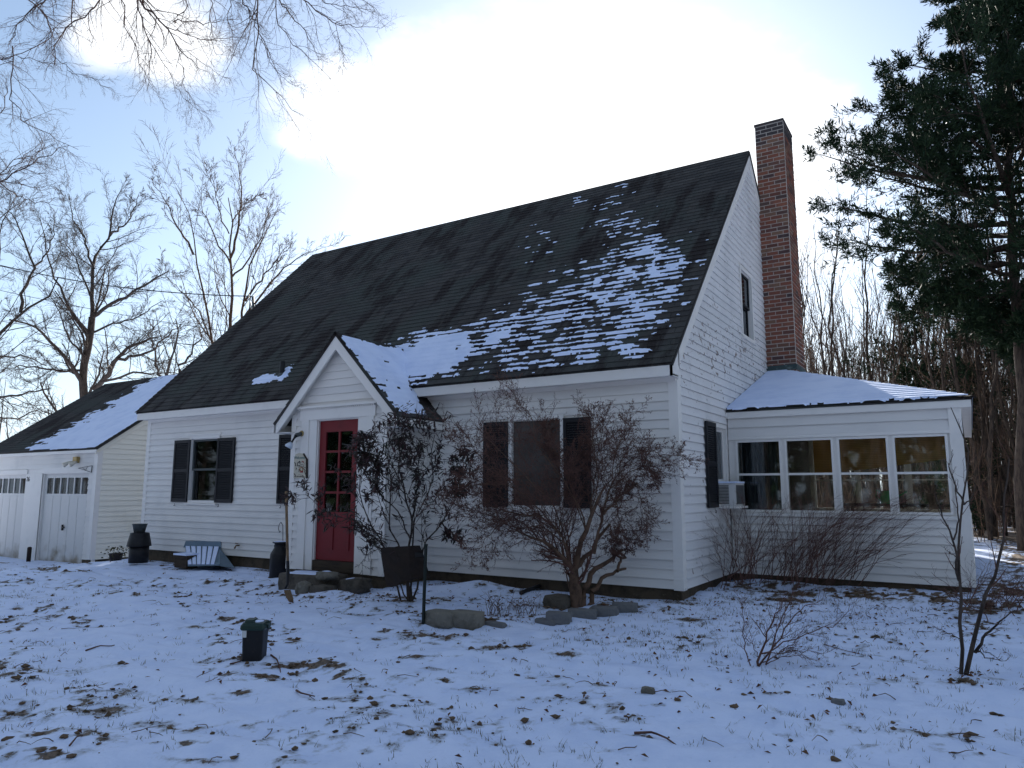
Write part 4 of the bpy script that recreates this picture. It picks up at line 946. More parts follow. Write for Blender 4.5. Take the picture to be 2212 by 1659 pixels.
def tube_mesh(name, sets, m, parent, smooth=True, kind=None):
    Vs, Fs, o = [], [], 0
    for P, R, k in sets:
        v, f = tubes(P, R, k); Vs.append(v); Fs.append(f+o); o += len(v)
    ob = mesh_np(name, np.concatenate(Vs), np.concatenate(Fs), m, parent, smooth)
    return tag(ob, kind=kind)
def resample(pts, n, jit=0., rng=None):
    pts = np.array(pts, float); s = np.concatenate([[0], np.cumsum(np.linalg.norm(np.diff(pts, axis=0), axis=1))]); t = np.linspace(0, s[-1], n)
    out = np.stack([np.interp(t, s, pts[:, i]) for i in range(3)], -1)
    if rng is not None and jit: out[1:-1] += rng.normal(size=(n-2, 3))*jit
    return out
def limbs(list_, rng, n=12, jit=.02):
    """list of (pixel points, depth0, depth1, r0, r1): limbs followed off the photograph, each with its own run in depth"""
    P, R = [], []
    for pts, d0, d1, r0, r1 in list_:
        k = len(pts); w = [at(x, y, d0+(d1-d0)*i/max(1, k-1)) for i, (x, y) in enumerate(pts)]
        P.append(resample(w, n, jit, rng)); R.append(np.linspace(r0, r1, n))
    return np.array(P), np.array(R)

# --- the tree whose twigs hang into the top of the picture; its trunk stands out of frame to the left
rng = np.random.default_rng(4)
D0 = 8.0
G = [([(290, -90), (298, 0), (319, 23), (360, 55), (378, 89), (410, 128), (430, 150)], 8, 8.6, .022, .005),
 ([(295, -60), (301, 27), (319, 82), (326, 105), (321, 150), (317, 196)], 7.7, 7.5, .013, .004),
 ([(262, -70), (267, 0), (269, 50), (290, 90), (300, 140), (330, 190)], 8.2, 8.8, .012, .003),
 ([(225, -60), (214, 0), (191, 27), (150, 52), (123, 87), (114, 118), (118, 140)], 7.6, 7.2, .014, .004),
 ([(556, -80), (557, 0), (557, 44), (560, 73), (556, 98), (547, 127), (552, 156), (568, 173), (602, 204), (632, 243), (658, 250)], 7.4, 7.2, .013, .0025),
 ([(560, 73), (575, 103), (588, 144), (612, 168), (658, 198)], 7.4, 7.9, .006, .002),
 ([(590, -80), (597, 0), (597, 44), (614, 71), (644, 105), (673, 132), (714, 171)], 7.8, 8.2, .010, .0025),
 ([(595, -50), (600, 5), (627, 32), (644, 49), (666, 83), (690, 132)], 7.3, 7.0, .011, .0025),
 ([(640, -60), (653, 0), (697, 32), (724, 51), (778, 59), (824, 61)], 8.2, 8.6, .013, .0025),
 ([(724, 51), (739, 110), (744, 144)], 8.4, 8.1, .005, .002), ([(515, -60), (527, 0), (544, 29), (557, 66)], 7.3, 7.4, .009, .006),
 ([(378, 50), (383, 44), (451, 51), (517, 34)], 8.3, 8.9, .009, .003), ([(361, 59), (417, 76), (470, 87), (531, 78)], 8.3, 7.7, .008, .003),
 ([(660, -30), (697, 4), (763, 15), (812, 22)], 7.9, 7.7, .008, .002), ([(450, -70), (452, 20), (455, 50), (457, 90), (468, 120)], 7.6, 7.4, .009, .003),
 ([(378, 89), (400, 110), (440, 135), (470, 160), (500, 175)], 8.4, 8.9, .006, .002), ([(378, 89), (390, 140), (400, 190), (420, 230), (456, 262)], 8.4, 8.2, .006, .002),
 ([(319, 82), (345, 120), (370, 170), (400, 215), (450, 245)], 7.6, 7.9, .006, .002),
 ([(120, -60), (100, -10), (70, 20), (40, 60), (20, 90)], 7., 6.8, .013, .004), ([(180, -40), (150, 10), (160, 60), (120, 60), (90, 100)], 7.4, 7.2, .01, .004),
 ([(50, -60), (60, 0), (100, 30), (110, 70), (60, 110), (0, 128)], 7.8, 7.4, .011, .004), ([(114, 118), (150, 150), (190, 170), (240, 190)], 7.2, 7.4, .005, .002),
 ([(-60, 60), (0, 128), (55, 123), (90, 135), (114, 137)], 7., 7.2, .009, .003), ([(27, 100), (27, 223), (50, 264), (114, 296), (169, 323)], 6.6, 6.4, .008, .0025),
 ([(-80, 230), (0, 250), (20, 200), (14, 170)], 6.6, 6.6, .008, .003), ([(-120, 420), (0, 392), (46, 365), (105, 333), (150, 314)], 6.2, 6.3, .013, .003), ([(-100, 360), (0, 372), (20, 352), (55, 330), (90, 300)], 6.2, 6.6, .008, .0025),
 ([(-90, 380), (10, 375), (60, 345), (90, 322), (115, 310)], 6.4, 6.2, .007, .0025), ([(0, 392), (50, 398), (85, 400), (120, 405)], 6.3, 6.5, .006, .002), ([(0, 395), (40, 425), (80, 440), (130, 430)], 6.3, 6.2, .007, .002),
 ([(700, -60), (740, -10), (790, 5), (830, 40)], 8.3, 8.2, .008, .002), ([(420, -60), (400, 0), (395, 30), (378, 50)], 8.4, 8.3, .01, .006), ([(480, -60), (500, 0), (490, 40), (505, 90), (500, 130)], 8.6, 8.8, .008, .003)]
oh = thing('overhanging_tree', 'near leafless tree out of frame whose fine drooping branches fill the upper left sky', 'tree', (-6.6, -7.6, -.35), None)
P0, R0 = limbs(G, rng, 14, .012); R0 = R0*.72
P1, R1 = kids(P0, R0, 12, .12, 1., .72, .42, .62, 7, .13, -.09, rng, .0014)
P1b, R1b = kids(P0, R0, 8, .1, 1., .8, .25, .5, 6, .14, -.06, rng, .0015)
P1 = np.concatenate([P1[:, :6]*1., P1b]) if False else P1
P2, R2 = kids(P1, R1, 8, .1, 1., .7, .5, .6, 5, .16, -.05, rng, .0010)
P3, R3 = kids(P2, R2, 4, .2, 1., .7, .5, .7, 4, .18, .0, rng, .0008)
tr0 = np.array([-6.6, -7.6, -.5])
trunk = resample([tr0, tr0+[.1, .05, 2.5], tr0+[.3, .3, 5.5], tr0+[.5, .7, 9], tr0+[.8, .9, 13]], 12)[None]; trR = np.linspace(.30, .08, 12)[None]
# scaffold limbs out of frame that carry the drooping ones
sc = []; scR = []
for (a, b) in (((0, 5)), ((0, 5)),): pass
def scaf(h, tops, r):
    src = tr0+np.array([.3, .3, h]); ends = [at(x, y, d) for x, y, d in tops]; p = resample([src]+ends, 12, .04, rng); sc.append(p); scR.append(np.linspace(r, r*.25, 12))
scaf(4.3, [(-500, -250, 7.2), (50, -75, 7.6), (300, -100, 8.), (460, -75, 8.)], .10)
scaf(5.2, [(-400, -500, 7.6), (200, -150, 7.4), (560, -95, 7.4), (650, -70, 7.9), (705, -62, 8.3)], .09)
scaf(2.9, [(-400, 350, 6.0), (-130, 425, 6.2)], .05); scaf(3.3, [(-450, 200, 6.4), (-90, 300, 6.4), (-85, 225, 6.6)], .04)
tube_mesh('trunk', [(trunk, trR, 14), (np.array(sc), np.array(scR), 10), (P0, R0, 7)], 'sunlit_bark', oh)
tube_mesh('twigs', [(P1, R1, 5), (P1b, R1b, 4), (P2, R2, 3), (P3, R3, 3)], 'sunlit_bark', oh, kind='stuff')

# --- leafless trees behind the garage
def bare_tree(name, label, base, G, seed, spec, group=None, minr=.006, m='bark', mt='bark', jit=.05, cat='tree', rs=1.):
    rg_ = np.random.default_rng(seed); t = thing(name, label, cat, base, group)
    P, R = limbs(G, rg_, 14, jit); R = R*rs; tr = [(P, R, 8)]; tw = []; cur = (P, R)
    for q, (mm, tmin, ang, lr, rr, n, wig, trop) in enumerate(spec):
        cur = kids(cur[0], cur[1], mm, tmin, 1., ang, lr, rr, n, wig, trop, rg_, minr)
        (tr if q == 0 else tw).append((cur[0], cur[1], 5 if q == 0 else 3))
    tube_mesh('trunk', tr, m, t); tube_mesh('twigs', tw, mt, t, kind='stuff')
    return t
b = at(182, 1120, 31); b[2] = -.9
bare_tree('oak_tree', 'large leafless spreading tree rising behind the garage roof ridge', b,
 [([(183, 1130), (182, 900), (182, 810), (193, 729), (199, 685)], 31, 31, .55, .33), ([(199, 685), (232, 662), (273, 643), (320, 610), (365, 585)], 31, 29, .22, .05), ([(199, 690), (199, 625), (203, 560), (237, 508), (245, 450), (262, 410)], 31, 32, .24, .04),
  ([(237, 508), (276, 482), (290, 450), (300, 420)], 31.6, 30, .11, .03), ([(203, 580), (190, 545), (175, 500), (155, 470), (150, 420)], 31, 32, .13, .03), ([(180, 830), (150, 780), (112, 742), (75, 705), (20, 690)], 31, 28, .25, .06), ([(195, 740), (165, 690), (140, 640), (118, 600), (100, 540), (85, 470)], 31, 33, .18, .03),
  ([(190, 780), (150, 735), (130, 680), (110, 640)], 31, 29, .13, .03), ([(205, 840), (234, 810), (250, 779), (271, 753), (325, 732), (338, 729)], 31, 28, .30, .07), ([(255, 775), (300, 768), (338, 753), (365, 720), (390, 700)], 29.5, 27, .16, .03), ([(199, 700), (215, 640), (225, 590), (235, 560)], 31, 34, .14, .03),
  ([(220, 825), (290, 806), (340, 806), (385, 808)], 30, 27, .14, .04), ([(185, 800), (120, 800), (60, 790), (0, 800)], 31, 29, .14, .04), ([(199, 650), (180, 600), (165, 560), (140, 520)], 31, 33, .12, .03), ([(195, 720), (240, 700), (290, 690), (350, 650)], 31, 33, .13, .03)],
 11, [(11, .15, .7, .40, .42, 8, .12, .05), (10, .12, .65, .50, .5, 7, .14, .03), (8, .12, .65, .6, .6, 4, .16, .02)], minr=.0060, jit=.03, rs=.40)
b = at(495, 1110, 26); b[2] = -.8
bare_tree('ash_tree', 'tall leafless tree with many upright stems behind the left roof slope', b,
 [([(500, 1120), (496, 800), (498, 703), (501, 635), (498, 557), (495, 505), (501, 479), (493, 427)], 26, 26, .24, .03), ([(500, 1120), (465, 830), (459, 729), (436, 609), (418, 550), (420, 505), (413, 464), (400, 445), (380, 405)], 26, 24, .17, .015), ([(418, 550), (402, 518), (376, 484), (366, 445), (329, 388)], 25, 24, .08, .012),
  ([(500, 1120), (520, 740), (525, 672), (532, 628), (538, 583), (558, 537), (574, 498), (595, 466), (605, 440)], 26, 28, .2, .015), ([(498, 557), (511, 518), (517, 458), (524, 414), (517, 375), (506, 318)], 26, 27, .10, .012), ([(500, 1120), (484, 740), (487, 711), (487, 609), (485, 531), (484, 500)], 26, 25, .09, .012),
  ([(525, 690), (558, 646), (610, 583), (662, 547), (715, 531)], 26, 29, .10, .01), ([(530, 650), (540, 635), (574, 589), (597, 563), (625, 530)], 26, 25, .09, .01), ([(460, 740), (428, 672), (410, 648), (376, 615), (350, 583)], 26, 24, .06, .01), ([(498, 570), (470, 530), (455, 490), (440, 460), (425, 400)], 26, 27, .07, .01), ([(501, 479), (530, 440), (560, 420)], 26, 25, .05, .01),
  ([(500, 600), (530, 570), (560, 520), (575, 470), (580, 440)], 26, 27.5, .07, .01), ([(495, 505), (470, 450), (462, 400), (455, 360)], 26, 25, .05, .01)],
 21, [(11, .25, .55, .32, .42, 8, .11, .06), (8, .2, .6, .45, .5, 6, .13, .03), (8, .2, .6, .5, .6, 4, .14, .02)], minr=.0052, m='twig_brown', mt='twig_brown', jit=.03, rs=.5)
b = at(-150, 1100, 24); b[2] = -.8
bare_tree('maple_tree', 'leafless tree at the left edge with a forked limb reaching in over the garage', b,
 [([(-150, 1100), (-130, 880), (-60, 780), (0, 722), (44, 675), (107, 638), (125, 600)], 23, 24, .26, .05), ([(44, 675), (52, 631), (75, 581), (55, 521), (35, 480), (10, 450)], 24, 25, .12, .03), ([(75, 581), (100, 550), (115, 510), (118, 470)], 24.5, 25, .07, .02), ([(-60, 780), (-40, 640), (0, 560), (5, 480), (30, 430)], 24, 23, .12, .02),
  ([(-100, 820), (0, 860), (60, 850), (110, 838)], 24, 22, .12, .03), ([(-80, 800), (0, 770), (50, 770), (100, 790)], 24, 25, .1, .03), ([(-100, 700), (-30, 520), (0, 470), (60, 430)], 24, 26, .1, .02), ([(-120, 900), (-20, 900), (40, 905), (90, 880)], 24, 26, .1, .03)],
 31, [(11, .2, .7, .4, .42, 7, .13, .05), (8, .15, .7, .45, .5, 6, .14, .03), (7, .15, .7, .5, .6, 4, .16, .02)], minr=.005, jit=.03, rs=.45)
b = at(330, 1110, 42); b[2] = -1
bare_tree('young_tree', 'thin leafless tree low in the gap between the oak and the house roof', b,
 [([(345, 1110), (360, 850), (375, 770), (385, 730), (380, 690)], 42, 42, .2, .03), ([(360, 850), (400, 780), (430, 740), (445, 700)], 42, 43, .12, .02), ([(360, 850), (340, 800), (330, 750), (325, 700)], 42, 41, .1, .02), ([(480, 1100), (470, 800), (480, 740), (470, 700)], 42, 43, .12, .02)],
 35, [(8, .3, .6, .35, .5, 6, .12, .05), (5, .2, .6, .45, .5, 4, .14, .03), (3, .2, .6, .5, .6, 3, .16, .02)], minr=.009, jit=.1)

# --- the wood behind the porch: leafless saplings and poles
def wood_src(seed, H, lean):
    r = np.random.default_rng(seed); t = thing('woodland_tree', 'x', 'tree', (0, 0, 0))
    k = 1 if seed % 3 else 2; P = []; R = []
    for j in range(k):
        l = lean*(1 if j == 0 else -1.4); h = H*(1 if j == 0 else .85)
        P.append(resample([(0, 0, 0), (l*.3, r.normal()*.15, h*.3), (l*.8, r.normal()*.25, h*.65), (l*1.5, r.normal()*.3, h)], 14, .05, r)); R.append(np.linspace(.0048*H+.012, .009, 14))
    P, R = np.array(P), np.array(R); a = kids(P, R, 16, .25, 1., .5, .20, .42, 7, .10, .12, r, .009); b_ = kids(a[0], a[1], 5, .15, 1., .6, .45, .55, 5, .13, .08, r, .006); c = kids(b_[0], b_[1], 2, .2, 1., .6, .5, .6, 4, .13, .05, r, .005)
    tube_mesh('trunk', [(P, R, 6), (a[0], a[1], 4)], 'bark', t); tube_mesh('twigs', [(b_[0], b_[1], 3), (c[0], c[1], 3)], 'twig_brown', t, kind='stuff'); return t
WS = [wood_src(50+i, h, l) for i, (h, l) in enumerate(((11, .5), (9.5, -.6), (12, .9), (8.5, .3), (10.5, -.9), (11.5, .2)))]
rw = random.Random(17); used = set(); nplaced = 0
WG = 'leafless trees of the wood behind the porch'
def place_wood(i, x, y, s, rz):
    z = float(zg(x, y))-.05; src = WS[i]
    if i not in used: used.add(i); o = src; o.location = (x, y, z); o.rotation_euler = (0, 0, rz); o.scale = (s, s, s)
    else: o = copy_tree(src, None, (x, y, z), (0, 0, rz), (s, s, s))
    tag(o, 'one of the thin leafless trees standing close together in the wood behind the porch', 'tree', WG)
for k in range(230):
    y = 15+37*(rw.random()**1.1); d = y+8.6; az = math.radians(rw.uniform(-12, 14)); x = 3+d*math.tan(az)
    if k < 85: y = rw.uniform(17, 40); d = y+8.6; x = 3+d*math.tan(math.radians(rw.uniform(-12.5, 1)))
    place_wood(rw.randrange(6), x, y, rw.uniform(.75, 1.12)*(1 if y < 36 else 1.15), rw.uniform(0, 6.28))
# undergrowth between the trunks
def undergrowth():
    r = np.random.default_rng(55); P = []; R = []
    for k in range(430):
        y = r.uniform(13, 36); az = math.radians(r.uniform(-14, 12)); x = 3+(y+8.6)*math.tan(az); z = float(zg(x, y)); h = r.uniform(.5, 3.2)
        P.append(resample([(x, y, z-.1), (x+r.normal()*.1*h, y, z+h*.5), (x+r.normal()*.25*h, y+r.normal()*.2*h, z+h)], 7, .02, r)); R.append(np.linspace(.012, .004, 7))
    P, R = np.array(P), np.array(R); a = kids(P, R, 7, .1, 1, .6, .45, .6, 5, .12, .04, r, .004); b_ = kids(a[0], a[1], 3, .2, 1, .6, .5, .7, 3, .14, .02, r, .0035)
    tube_mesh('undergrowth', [(P, R, 4), (a[0], a[1], 3), (b_[0], b_[1], 3)], 'twig_brown', None, kind='stuff')
undergrowth()
for k in range(60):
    y = rw.uniform(16, 44); place_wood(rw.randrange(6), 3+(y+8.6)*math.tan(math.radians(rw.uniform(-1, 9))), y, rw.uniform(.7, 1.), rw.uniform(0, 6.28))
# far trees nobody could count, closing the view and standing round the yard behind the viewer
def far_wood():
    r = np.random.default_rng(5); P = []; R = []
    pts = [(x, y) for x, y in zip(np.concatenate([r.uniform(-95, 75, 420), r.uniform(-16, 24, 260)]), np.concatenate([r.uniform(52, 80, 420), r.uniform(48, 70, 260)]))]+[(x, y) for x, y in zip(r.uniform(-55, 60, 420), r.uniform(-50, -24, 420))]+[(x, y) for x, y in zip(r.uniform(22, 50, 160), r.uniform(-30, 50, 160))]+[(x, y) for x, y in zip(r.uniform(-85, -50, 120), r.uniform(-40, 52, 120))]
    for x, y in pts:
        h = r.uniform(9, 14)*(1.1 if y < 0 else .8 if x < -8 else 1); z = float(zg(x, y)); P.append(resample([(x, y, z-.3), (x+r.normal()*.3, y+r.normal()*.3, z+h*.5), (x+r.normal()*.8, y+r.normal()*.8, z+h)], 8, .08, r)); R.append(np.linspace(.14, .02, 8))
    P, R = np.array(P), np.array(R); a = kids(P, R, 9, .25, 1, .55, .28, .5, 4, .1, .1, r, .02); b_ = kids(a[0], a[1], 2, .15, 1, .6, .6, .6, 3, .12, .05, r, .016)
    tube_mesh('far_woods', [(P, R, 5), (a[0], a[1], 3), (b_[0], b_[1], 3)], 'bark', None, kind='stuff')
far_wood()
def added_evergreens():
    r = np.random.default_rng(77); Ps = []
    for k in range(66):
        x, y = r.uniform(-50, 45), r.uniform(-44, -24); h = r.uniform(9, 14); z = float(zg(x, y)); m = 520; t = r.random(m)**.7; a = r.uniform(0, 6.283, m); rad = (1-t)*h*.26*np.sqrt(r.random(m)); Ps.append(np.stack([x+rad*np.cos(a), y+rad*np.sin(a), z+.4+t*h], 1))
    p = np.concatenate(Ps); m = len(p); d = norm(r.normal(size=(m, 3)))*r.uniform(.7, 1.3, (m, 1)); s = norm(np.cross(d, r.normal(size=(m, 3))))*.22
    V = np.stack([p, p+d*.5+s, p+d, p+d*.5-s], 1).reshape(-1, 3); tag(mesh_np('added_evergreens', V, (np.arange(m)*4)[:, None]+np.arange(4)[None], 'needles'), kind='stuff')
added_evergreens()
# the evergreens above are added out of view to dim the sky mirrored in the panes
def sprays(P, per, size, rng, jitter=.06, flat=.5, down=0.):
    """needle sprays: small ragged fans of triangles along the polylines"""
    B, n, _ = P.shape; m = B*per; b = rng.integers(0, B, m); t = rng.random(m)**.8*(n-1); i = np.minimum(t.astype(int), n-2); fr = (t-i)[:, None]
    p = P[b, i]*(1-fr)+P[b, i+1]*fr+rng.normal(size=(m, 3))*jitter; tan = norm(P[b, i+1]-P[b, i]); d = norm(tan*.8+rng.normal(size=(m, 3))*.7+np.array([0, 0, -down]))
    s = norm(np.cross(d, rng.normal(size=(m, 3)))); L = size*(.5+rng.random((m, 1))); w = L*.085
    V = np.stack([p, p+d*L*.5+s*w, p+d*L, p+d*L*.55-s*w], 1).reshape(-1, 3)
    return V, (np.arange(m)*4)[:, None]+np.arange(4)[None]
def conifer(name, label, base, H, seed, levels, reach, per, size, lowest=.2, lean=(0, 0), group=None, extra=None, sub=9, minr=.008, trunkR=.2, limit=None, up=.25, tmin=.22):
    r = np.random.default_rng(seed); t = thing(name, label, 'tree', base, group); b = np.array(base, float)
    tp = resample([b-[0, 0, .3], b+[lean[0]*.4, lean[1]*.4, H*.4], b+[lean[0], lean[1], H]], 20, .03, r); P = []; R = []
    for k in range(levels):
        h = lowest+(1-lowest)*(k+r.random())/levels; h = min(h, .985); f_ = h*19; i = int(f_); p = tp[i]+(tp[min(i+1, 19)]-tp[i])*(f_-i)
        a = r.uniform(0, 6.283); ln = reach(h)*(.65+.5*r.random()); d = np.array([math.cos(a), math.sin(a), up-.25*(1-h)+r.normal()*.12])
        q = [p+d*ln*s+np.array([0, 0, .30*ln*s*s]) for s in (0, .33, .66, 1.)]; P.append(resample(q, 9, .03, r)); R.append(np.linspace(max(.012, .016*ln+.006), .005, 9))
    P, R = np.array(P), np.array(R); a1 = kids(P, R, sub, tmin, 1., .75, .38, .5, 6, .12, .06, r, minr, tw=.55); a2 = kids(a1[0], a1[1], 4, .2, 1., .7, .5, .6, 4, .14, .05, r, minr*.7)
    tube_mesh('trunk', [(tp[None], np.linspace(trunkR, .02, 20)[None], 10), (P, R, 6), (a1[0], a1[1], 3)], 'bark', t)
    allp = [a1[0][:, :4], a2[0]]; rr_ = np.random.default_rng(seed+1)
    V, F = sprays(a2[0], per, size, rr_, .035, down=-.25); V2, F2 = sprays(a1[0], per+2, size, rr_, .05, down=-.25)
    mesh_np('needles', np.concatenate([V, V2]), np.concatenate([F, F2+len(V)]), 'needles', t)
    return t
bc = at(2212, 1180, 16); bc[2] = float(zg(bc[0], bc[1]))
def pine_reach(h):
    return float(np.interp(h, [.2, .30, .335, .38, .50, .60, .70, .80, 1.], [.5, 1.6, 3.3, 3.9, 3.8, 2.9, 2.1, 1.4, .25]))
conifer('pine_tree', 'tall dark evergreen tree filling the upper right corner, behind the porch', bc, 17, 61, 120, pine_reach, 38, .14, lowest=.27, lean=(.9, .2), sub=15, trunkR=.15, up=.22, tmin=.06)
for sx, sy, hh_ in ((-16.2, 9.6, 9.), (-14.6, 9.0, 8.), (-18.4, 12.5, 10.), (-14.9, 12.2, 9.5), (-17.4, 11., 9.6), (-15.4, 10.8, 9.)):  # unseen evergreens added to block low sun from the lawn by the left corner
    conifer('added_shade_tree', 'added evergreen hidden behind the house and garage, keeping the sun off the lawn', (sx, sy, -.8), hh_, 90+int(sx*sy) % 50, 30, lambda h: 2.4*(1-h)**.5, 9, .34, lowest=.1, sub=9, trunkR=.1, up=.0, group='added evergreens shading the lawn')
bc = at(2010, 1160, 24); bc[2] = float(zg(bc[0], bc[1]))
conifer('hemlock_tree', 'low open evergreen with level boughs between the leafless trunks right of the porch roof', bc, 7.6, 63, 26, lambda h: 3.4*(1-h)**.5, 7, .19, lowest=.35, sub=9, trunkR=.12, up=.12)
bc = at(2150, 1160, 21); bc[2] = float(zg(bc[0], bc[1]))
conifer('hemlock_tree', 'bushy evergreen standing in the shade behind the right end of the porch', bc, 6.4, 64, 34, lambda h: 2.4*(1-h)**.5, 7, .18, lowest=.1, sub=8, trunkR=.1, up=.1)

# ================================================================== SHRUBS
def shrub(name, label, base, G, seed, spec, m, minr, parts=('stems', 'twigs'), jit=.01, cat='shrub', m2=None, k0=7):
    r = np.random.default_rng(seed); t = thing(name, label, cat, base); P, R = limbs(G, r, 12, jit) if G else (None, None); q_ = R[:, -1] < .0105; cur = (P[q_], R[q_]); tw = []; allp = [cur]
    for mm, tmin, ang, lr, rr, n, wig, trop in spec:
        cur = kids(cur[0], cur[1], mm, tmin, 1., ang, lr, rr, n, wig, trop, r, minr); tw.append((cur[0], cur[1], 4 if len(tw) == 0 else 3)); allp.append(cur)
    tube_mesh('stems', [(P, R, k0)], m, t); tube_mesh('twigs', tw, m2 or m, t, kind='stuff'); return t, allp, r
def buds(P, per, size, m, parent, r, name='buds'):
    B, n, _ = P.shape; q = B*per; b = r.integers(0, B, q); f_ = r.random(q)*(n-1); i = np.minimum(f_.astype(int), n-2); fr = (f_-i)[:, None]; p = P[b, i]*(1-fr)+P[b, i+1]*fr
    d = norm(norm(P[b, i+1]-P[b, i])+r.normal(size=(q, 3))*.6)*size*(.6+.8*r.random((q, 1))); s = norm(np.cross(d, r.normal(size=(q, 3))))*size*.3
    V = np.stack([p, p+d*.5+s, p+d, p+d*.5-s], 1).reshape(-1, 3); F = (np.arange(q)*4)[:, None]+np.arange(4)[None]
    return tag(mesh_np(name, V, F, m, parent), kind='stuff')
# gnarled lilac in front of the right-hand window
z3 = lambda x, y: (972+x*.358, 756+y*.358)
bl = gp(1240, 1310); dl_ = float((bl-CAM)@FF)
def Z(*pts): return [z3(*p) for p in pts]
LG = [(Z((760, 1560), (740, 1450), (745, 1330), (770, 1280), (780, 1190), (820, 1090), (850, 1000), (900, 900), (930, 830)), .055, .012, 0), (Z((770, 1560), (745, 1330), (690, 1260), (620, 1190), (560, 1150), (480, 1120), (400, 1090)), .045, .008, -.1),
 (Z((790, 1560), (760, 1330), (800, 1260), (850, 1235), (890, 1130), (930, 1080), (965, 1050)), .045, .014, .1), (Z((800, 1570), (815, 1420), (870, 1330), (960, 1270), (1045, 1205)), .045, .016, .2), (Z((830, 1560), (870, 1440), (920, 1380), (1010, 1335), (1060, 1320)), .035, .014, .25), (Z((1010, 1335), (1025, 1280), (1050, 1240)), .02, .012, .25),
 (Z((745, 1330), (700, 1170), (640, 1080), (560, 1000), (480, 1000), (330, 980), (200, 920)), .018, .004, -.2), (Z((870, 1230), (900, 1100), (925, 940), (960, 840), (1020, 740), (1050, 640), (1110, 580)), .02, .004, .15), (Z((930, 990), (1010, 900), (1080, 850), (1130, 800)), .016, .006, .2),
 (Z((720, 1440), (690, 1260), (660, 1080), (690, 900), (700, 700)), .008, .003, -.05), (Z((750, 1400), (700, 1100), (600, 900), (450, 750), (330, 640), (150, 450)), .010, .003, -.2), (Z((820, 1090), (780, 950), (700, 800), (600, 680), (520, 560), (500, 400), (400, 320)), .010, .003, -.1),
 (Z((850, 1000), (860, 850), (880, 700), (900, 560), (930, 420)), .009, .003, .1), (Z((850, 1000), (900, 800), (870, 600), (865, 370)), .008, .003, 0), (Z((960, 840), (1060, 760), (1160, 700), (1220, 600), (1300, 640), (1410, 630)), .008, .002, .1), (Z((900, 900), (980, 760), (1000, 600), (1060, 480), (1095, 410)), .008, .002, -.05),
 (Z((965, 1050), (990, 1170), (1000, 1240)), .006, .004, .1), (Z((1010, 900), (1020, 1040), (1040, 1200)), .006, .003, .15), (Z((560, 1000), (400, 1000), (280, 1060), (180, 1190), (90, 1230)), .007, .002, -.25), (Z((640, 1080), (480, 900), (300, 800), (120, 830), (10, 820)), .008, .002, -.3), (Z((700, 1170), (560, 1060), (380, 1080), (250, 1010), (40, 940)), .008, .002, -.2),
 (Z((1110, 580), (1180, 640), (1220, 720), (1240, 800)), .005, .002, .1), (Z((1130, 800), (1150, 900), (1165, 1050), (1100, 1150)), .005, .002, .2), (Z((700, 700), (600, 560), (590, 440)), .005, .002, 0), (Z((820, 1100), (750, 900), (740, 700), (780, 560)), .007, .002, .05), (Z((450, 750), (350, 800), (250, 700), (100, 560), (45, 510)), .006, .002, -.2)]
lil, allp, r_l = shrub('lilac_bush', 'gnarled leafless bush with thick twisting stems in front of the right-hand window', bl, [(p, dl_, dl_+dd*1.6, r0, r1) for p, r0, r1, dd in LG], 71,
 [(30, .18, .75, .42, .5, 7, .15, .04), (9, .2, .75, .48, .55, 5, .18, .03), (4, .2, .8, .45, .6, 3, .2, .0)], 'twig_brown', .0018, jit=.012, m2='twig_red')
buds(allp[2][0], 6, .013, 'twig_red', lil, r_l); buds(allp[3][0], 2, .012, 'twig_red', lil, r_l)
# rhododendron beside the door
br_ = gp(878, 1300); dr_ = float((br_-CAM)@FF); z2 = lambda x, y: (540+x*.4071, 675+y*.4071)
def Q(*pts): return [z2(*p) for p in pts]
RG = [(Q((800, 1530), (780, 1430), (720, 1260), (660, 1150), (600, 1050), (580, 950), (590, 800)), .013, .004, -.1), (Q((840, 1530), (830, 1380), (850, 1200), (860, 1100), (820, 960), (790, 800), (820, 650), (880, 580)), .018, .004, .0), (Q((860, 1530), (900, 1440), (905, 1300), (950, 1200), (1020, 1120), (1070, 1000), (1130, 850)), .014, .004, .1),
 (Q((850, 1530), (840, 1400), (790, 1240), (740, 1130), (750, 900), (730, 740), (700, 660)), .013, .004, -.15), (Q((860, 1530), (860, 1260), (870, 1100), (930, 1000), (980, 850), (960, 720), (980, 650)), .013, .004, .15), (Q((840, 1530), (700, 1270), (600, 1180), (560, 1150)), .009, .003, -.2),
 (Q((720, 1260), (640, 1180), (540, 1100), (400, 1060), (330, 1000), (280, 950), (320, 860)), .007, .002, -.2), (Q((850, 1200), (780, 1050), (680, 950), (640, 800), (650, 700)), .009, .003, .1), (Q((860, 1100), (900, 900), (900, 750), (850, 650), (800, 620)), .009, .003, .1), (Q((950, 1200), (1040, 1190), (1110, 1200)), .004, .002, .1), (Q((820, 960), (700, 860), (600, 740), (590, 680)), .007, .003, 0), (Q((1020, 1120), (1100, 960), (1140, 760)), .006, .002, .05), (Q((790, 1240), (640, 1260), (600, 1330), (590, 1380)), .004, .002, -.05)]
rho, allr, r_r = shrub('rhododendron_bush', 'leafy bush with dark curled leaves growing beside the red door', br_, [(p, dr_, dr_+dd*1.5, r0, r1) for p, r0, r1, dd in RG], 72, [(13, .33, .65, .30, .55, 6, .12, .07), (6, .3, .7, .50, .6, 5, .14, .05)], 'bark', .003, jit=.01, m2='bark')
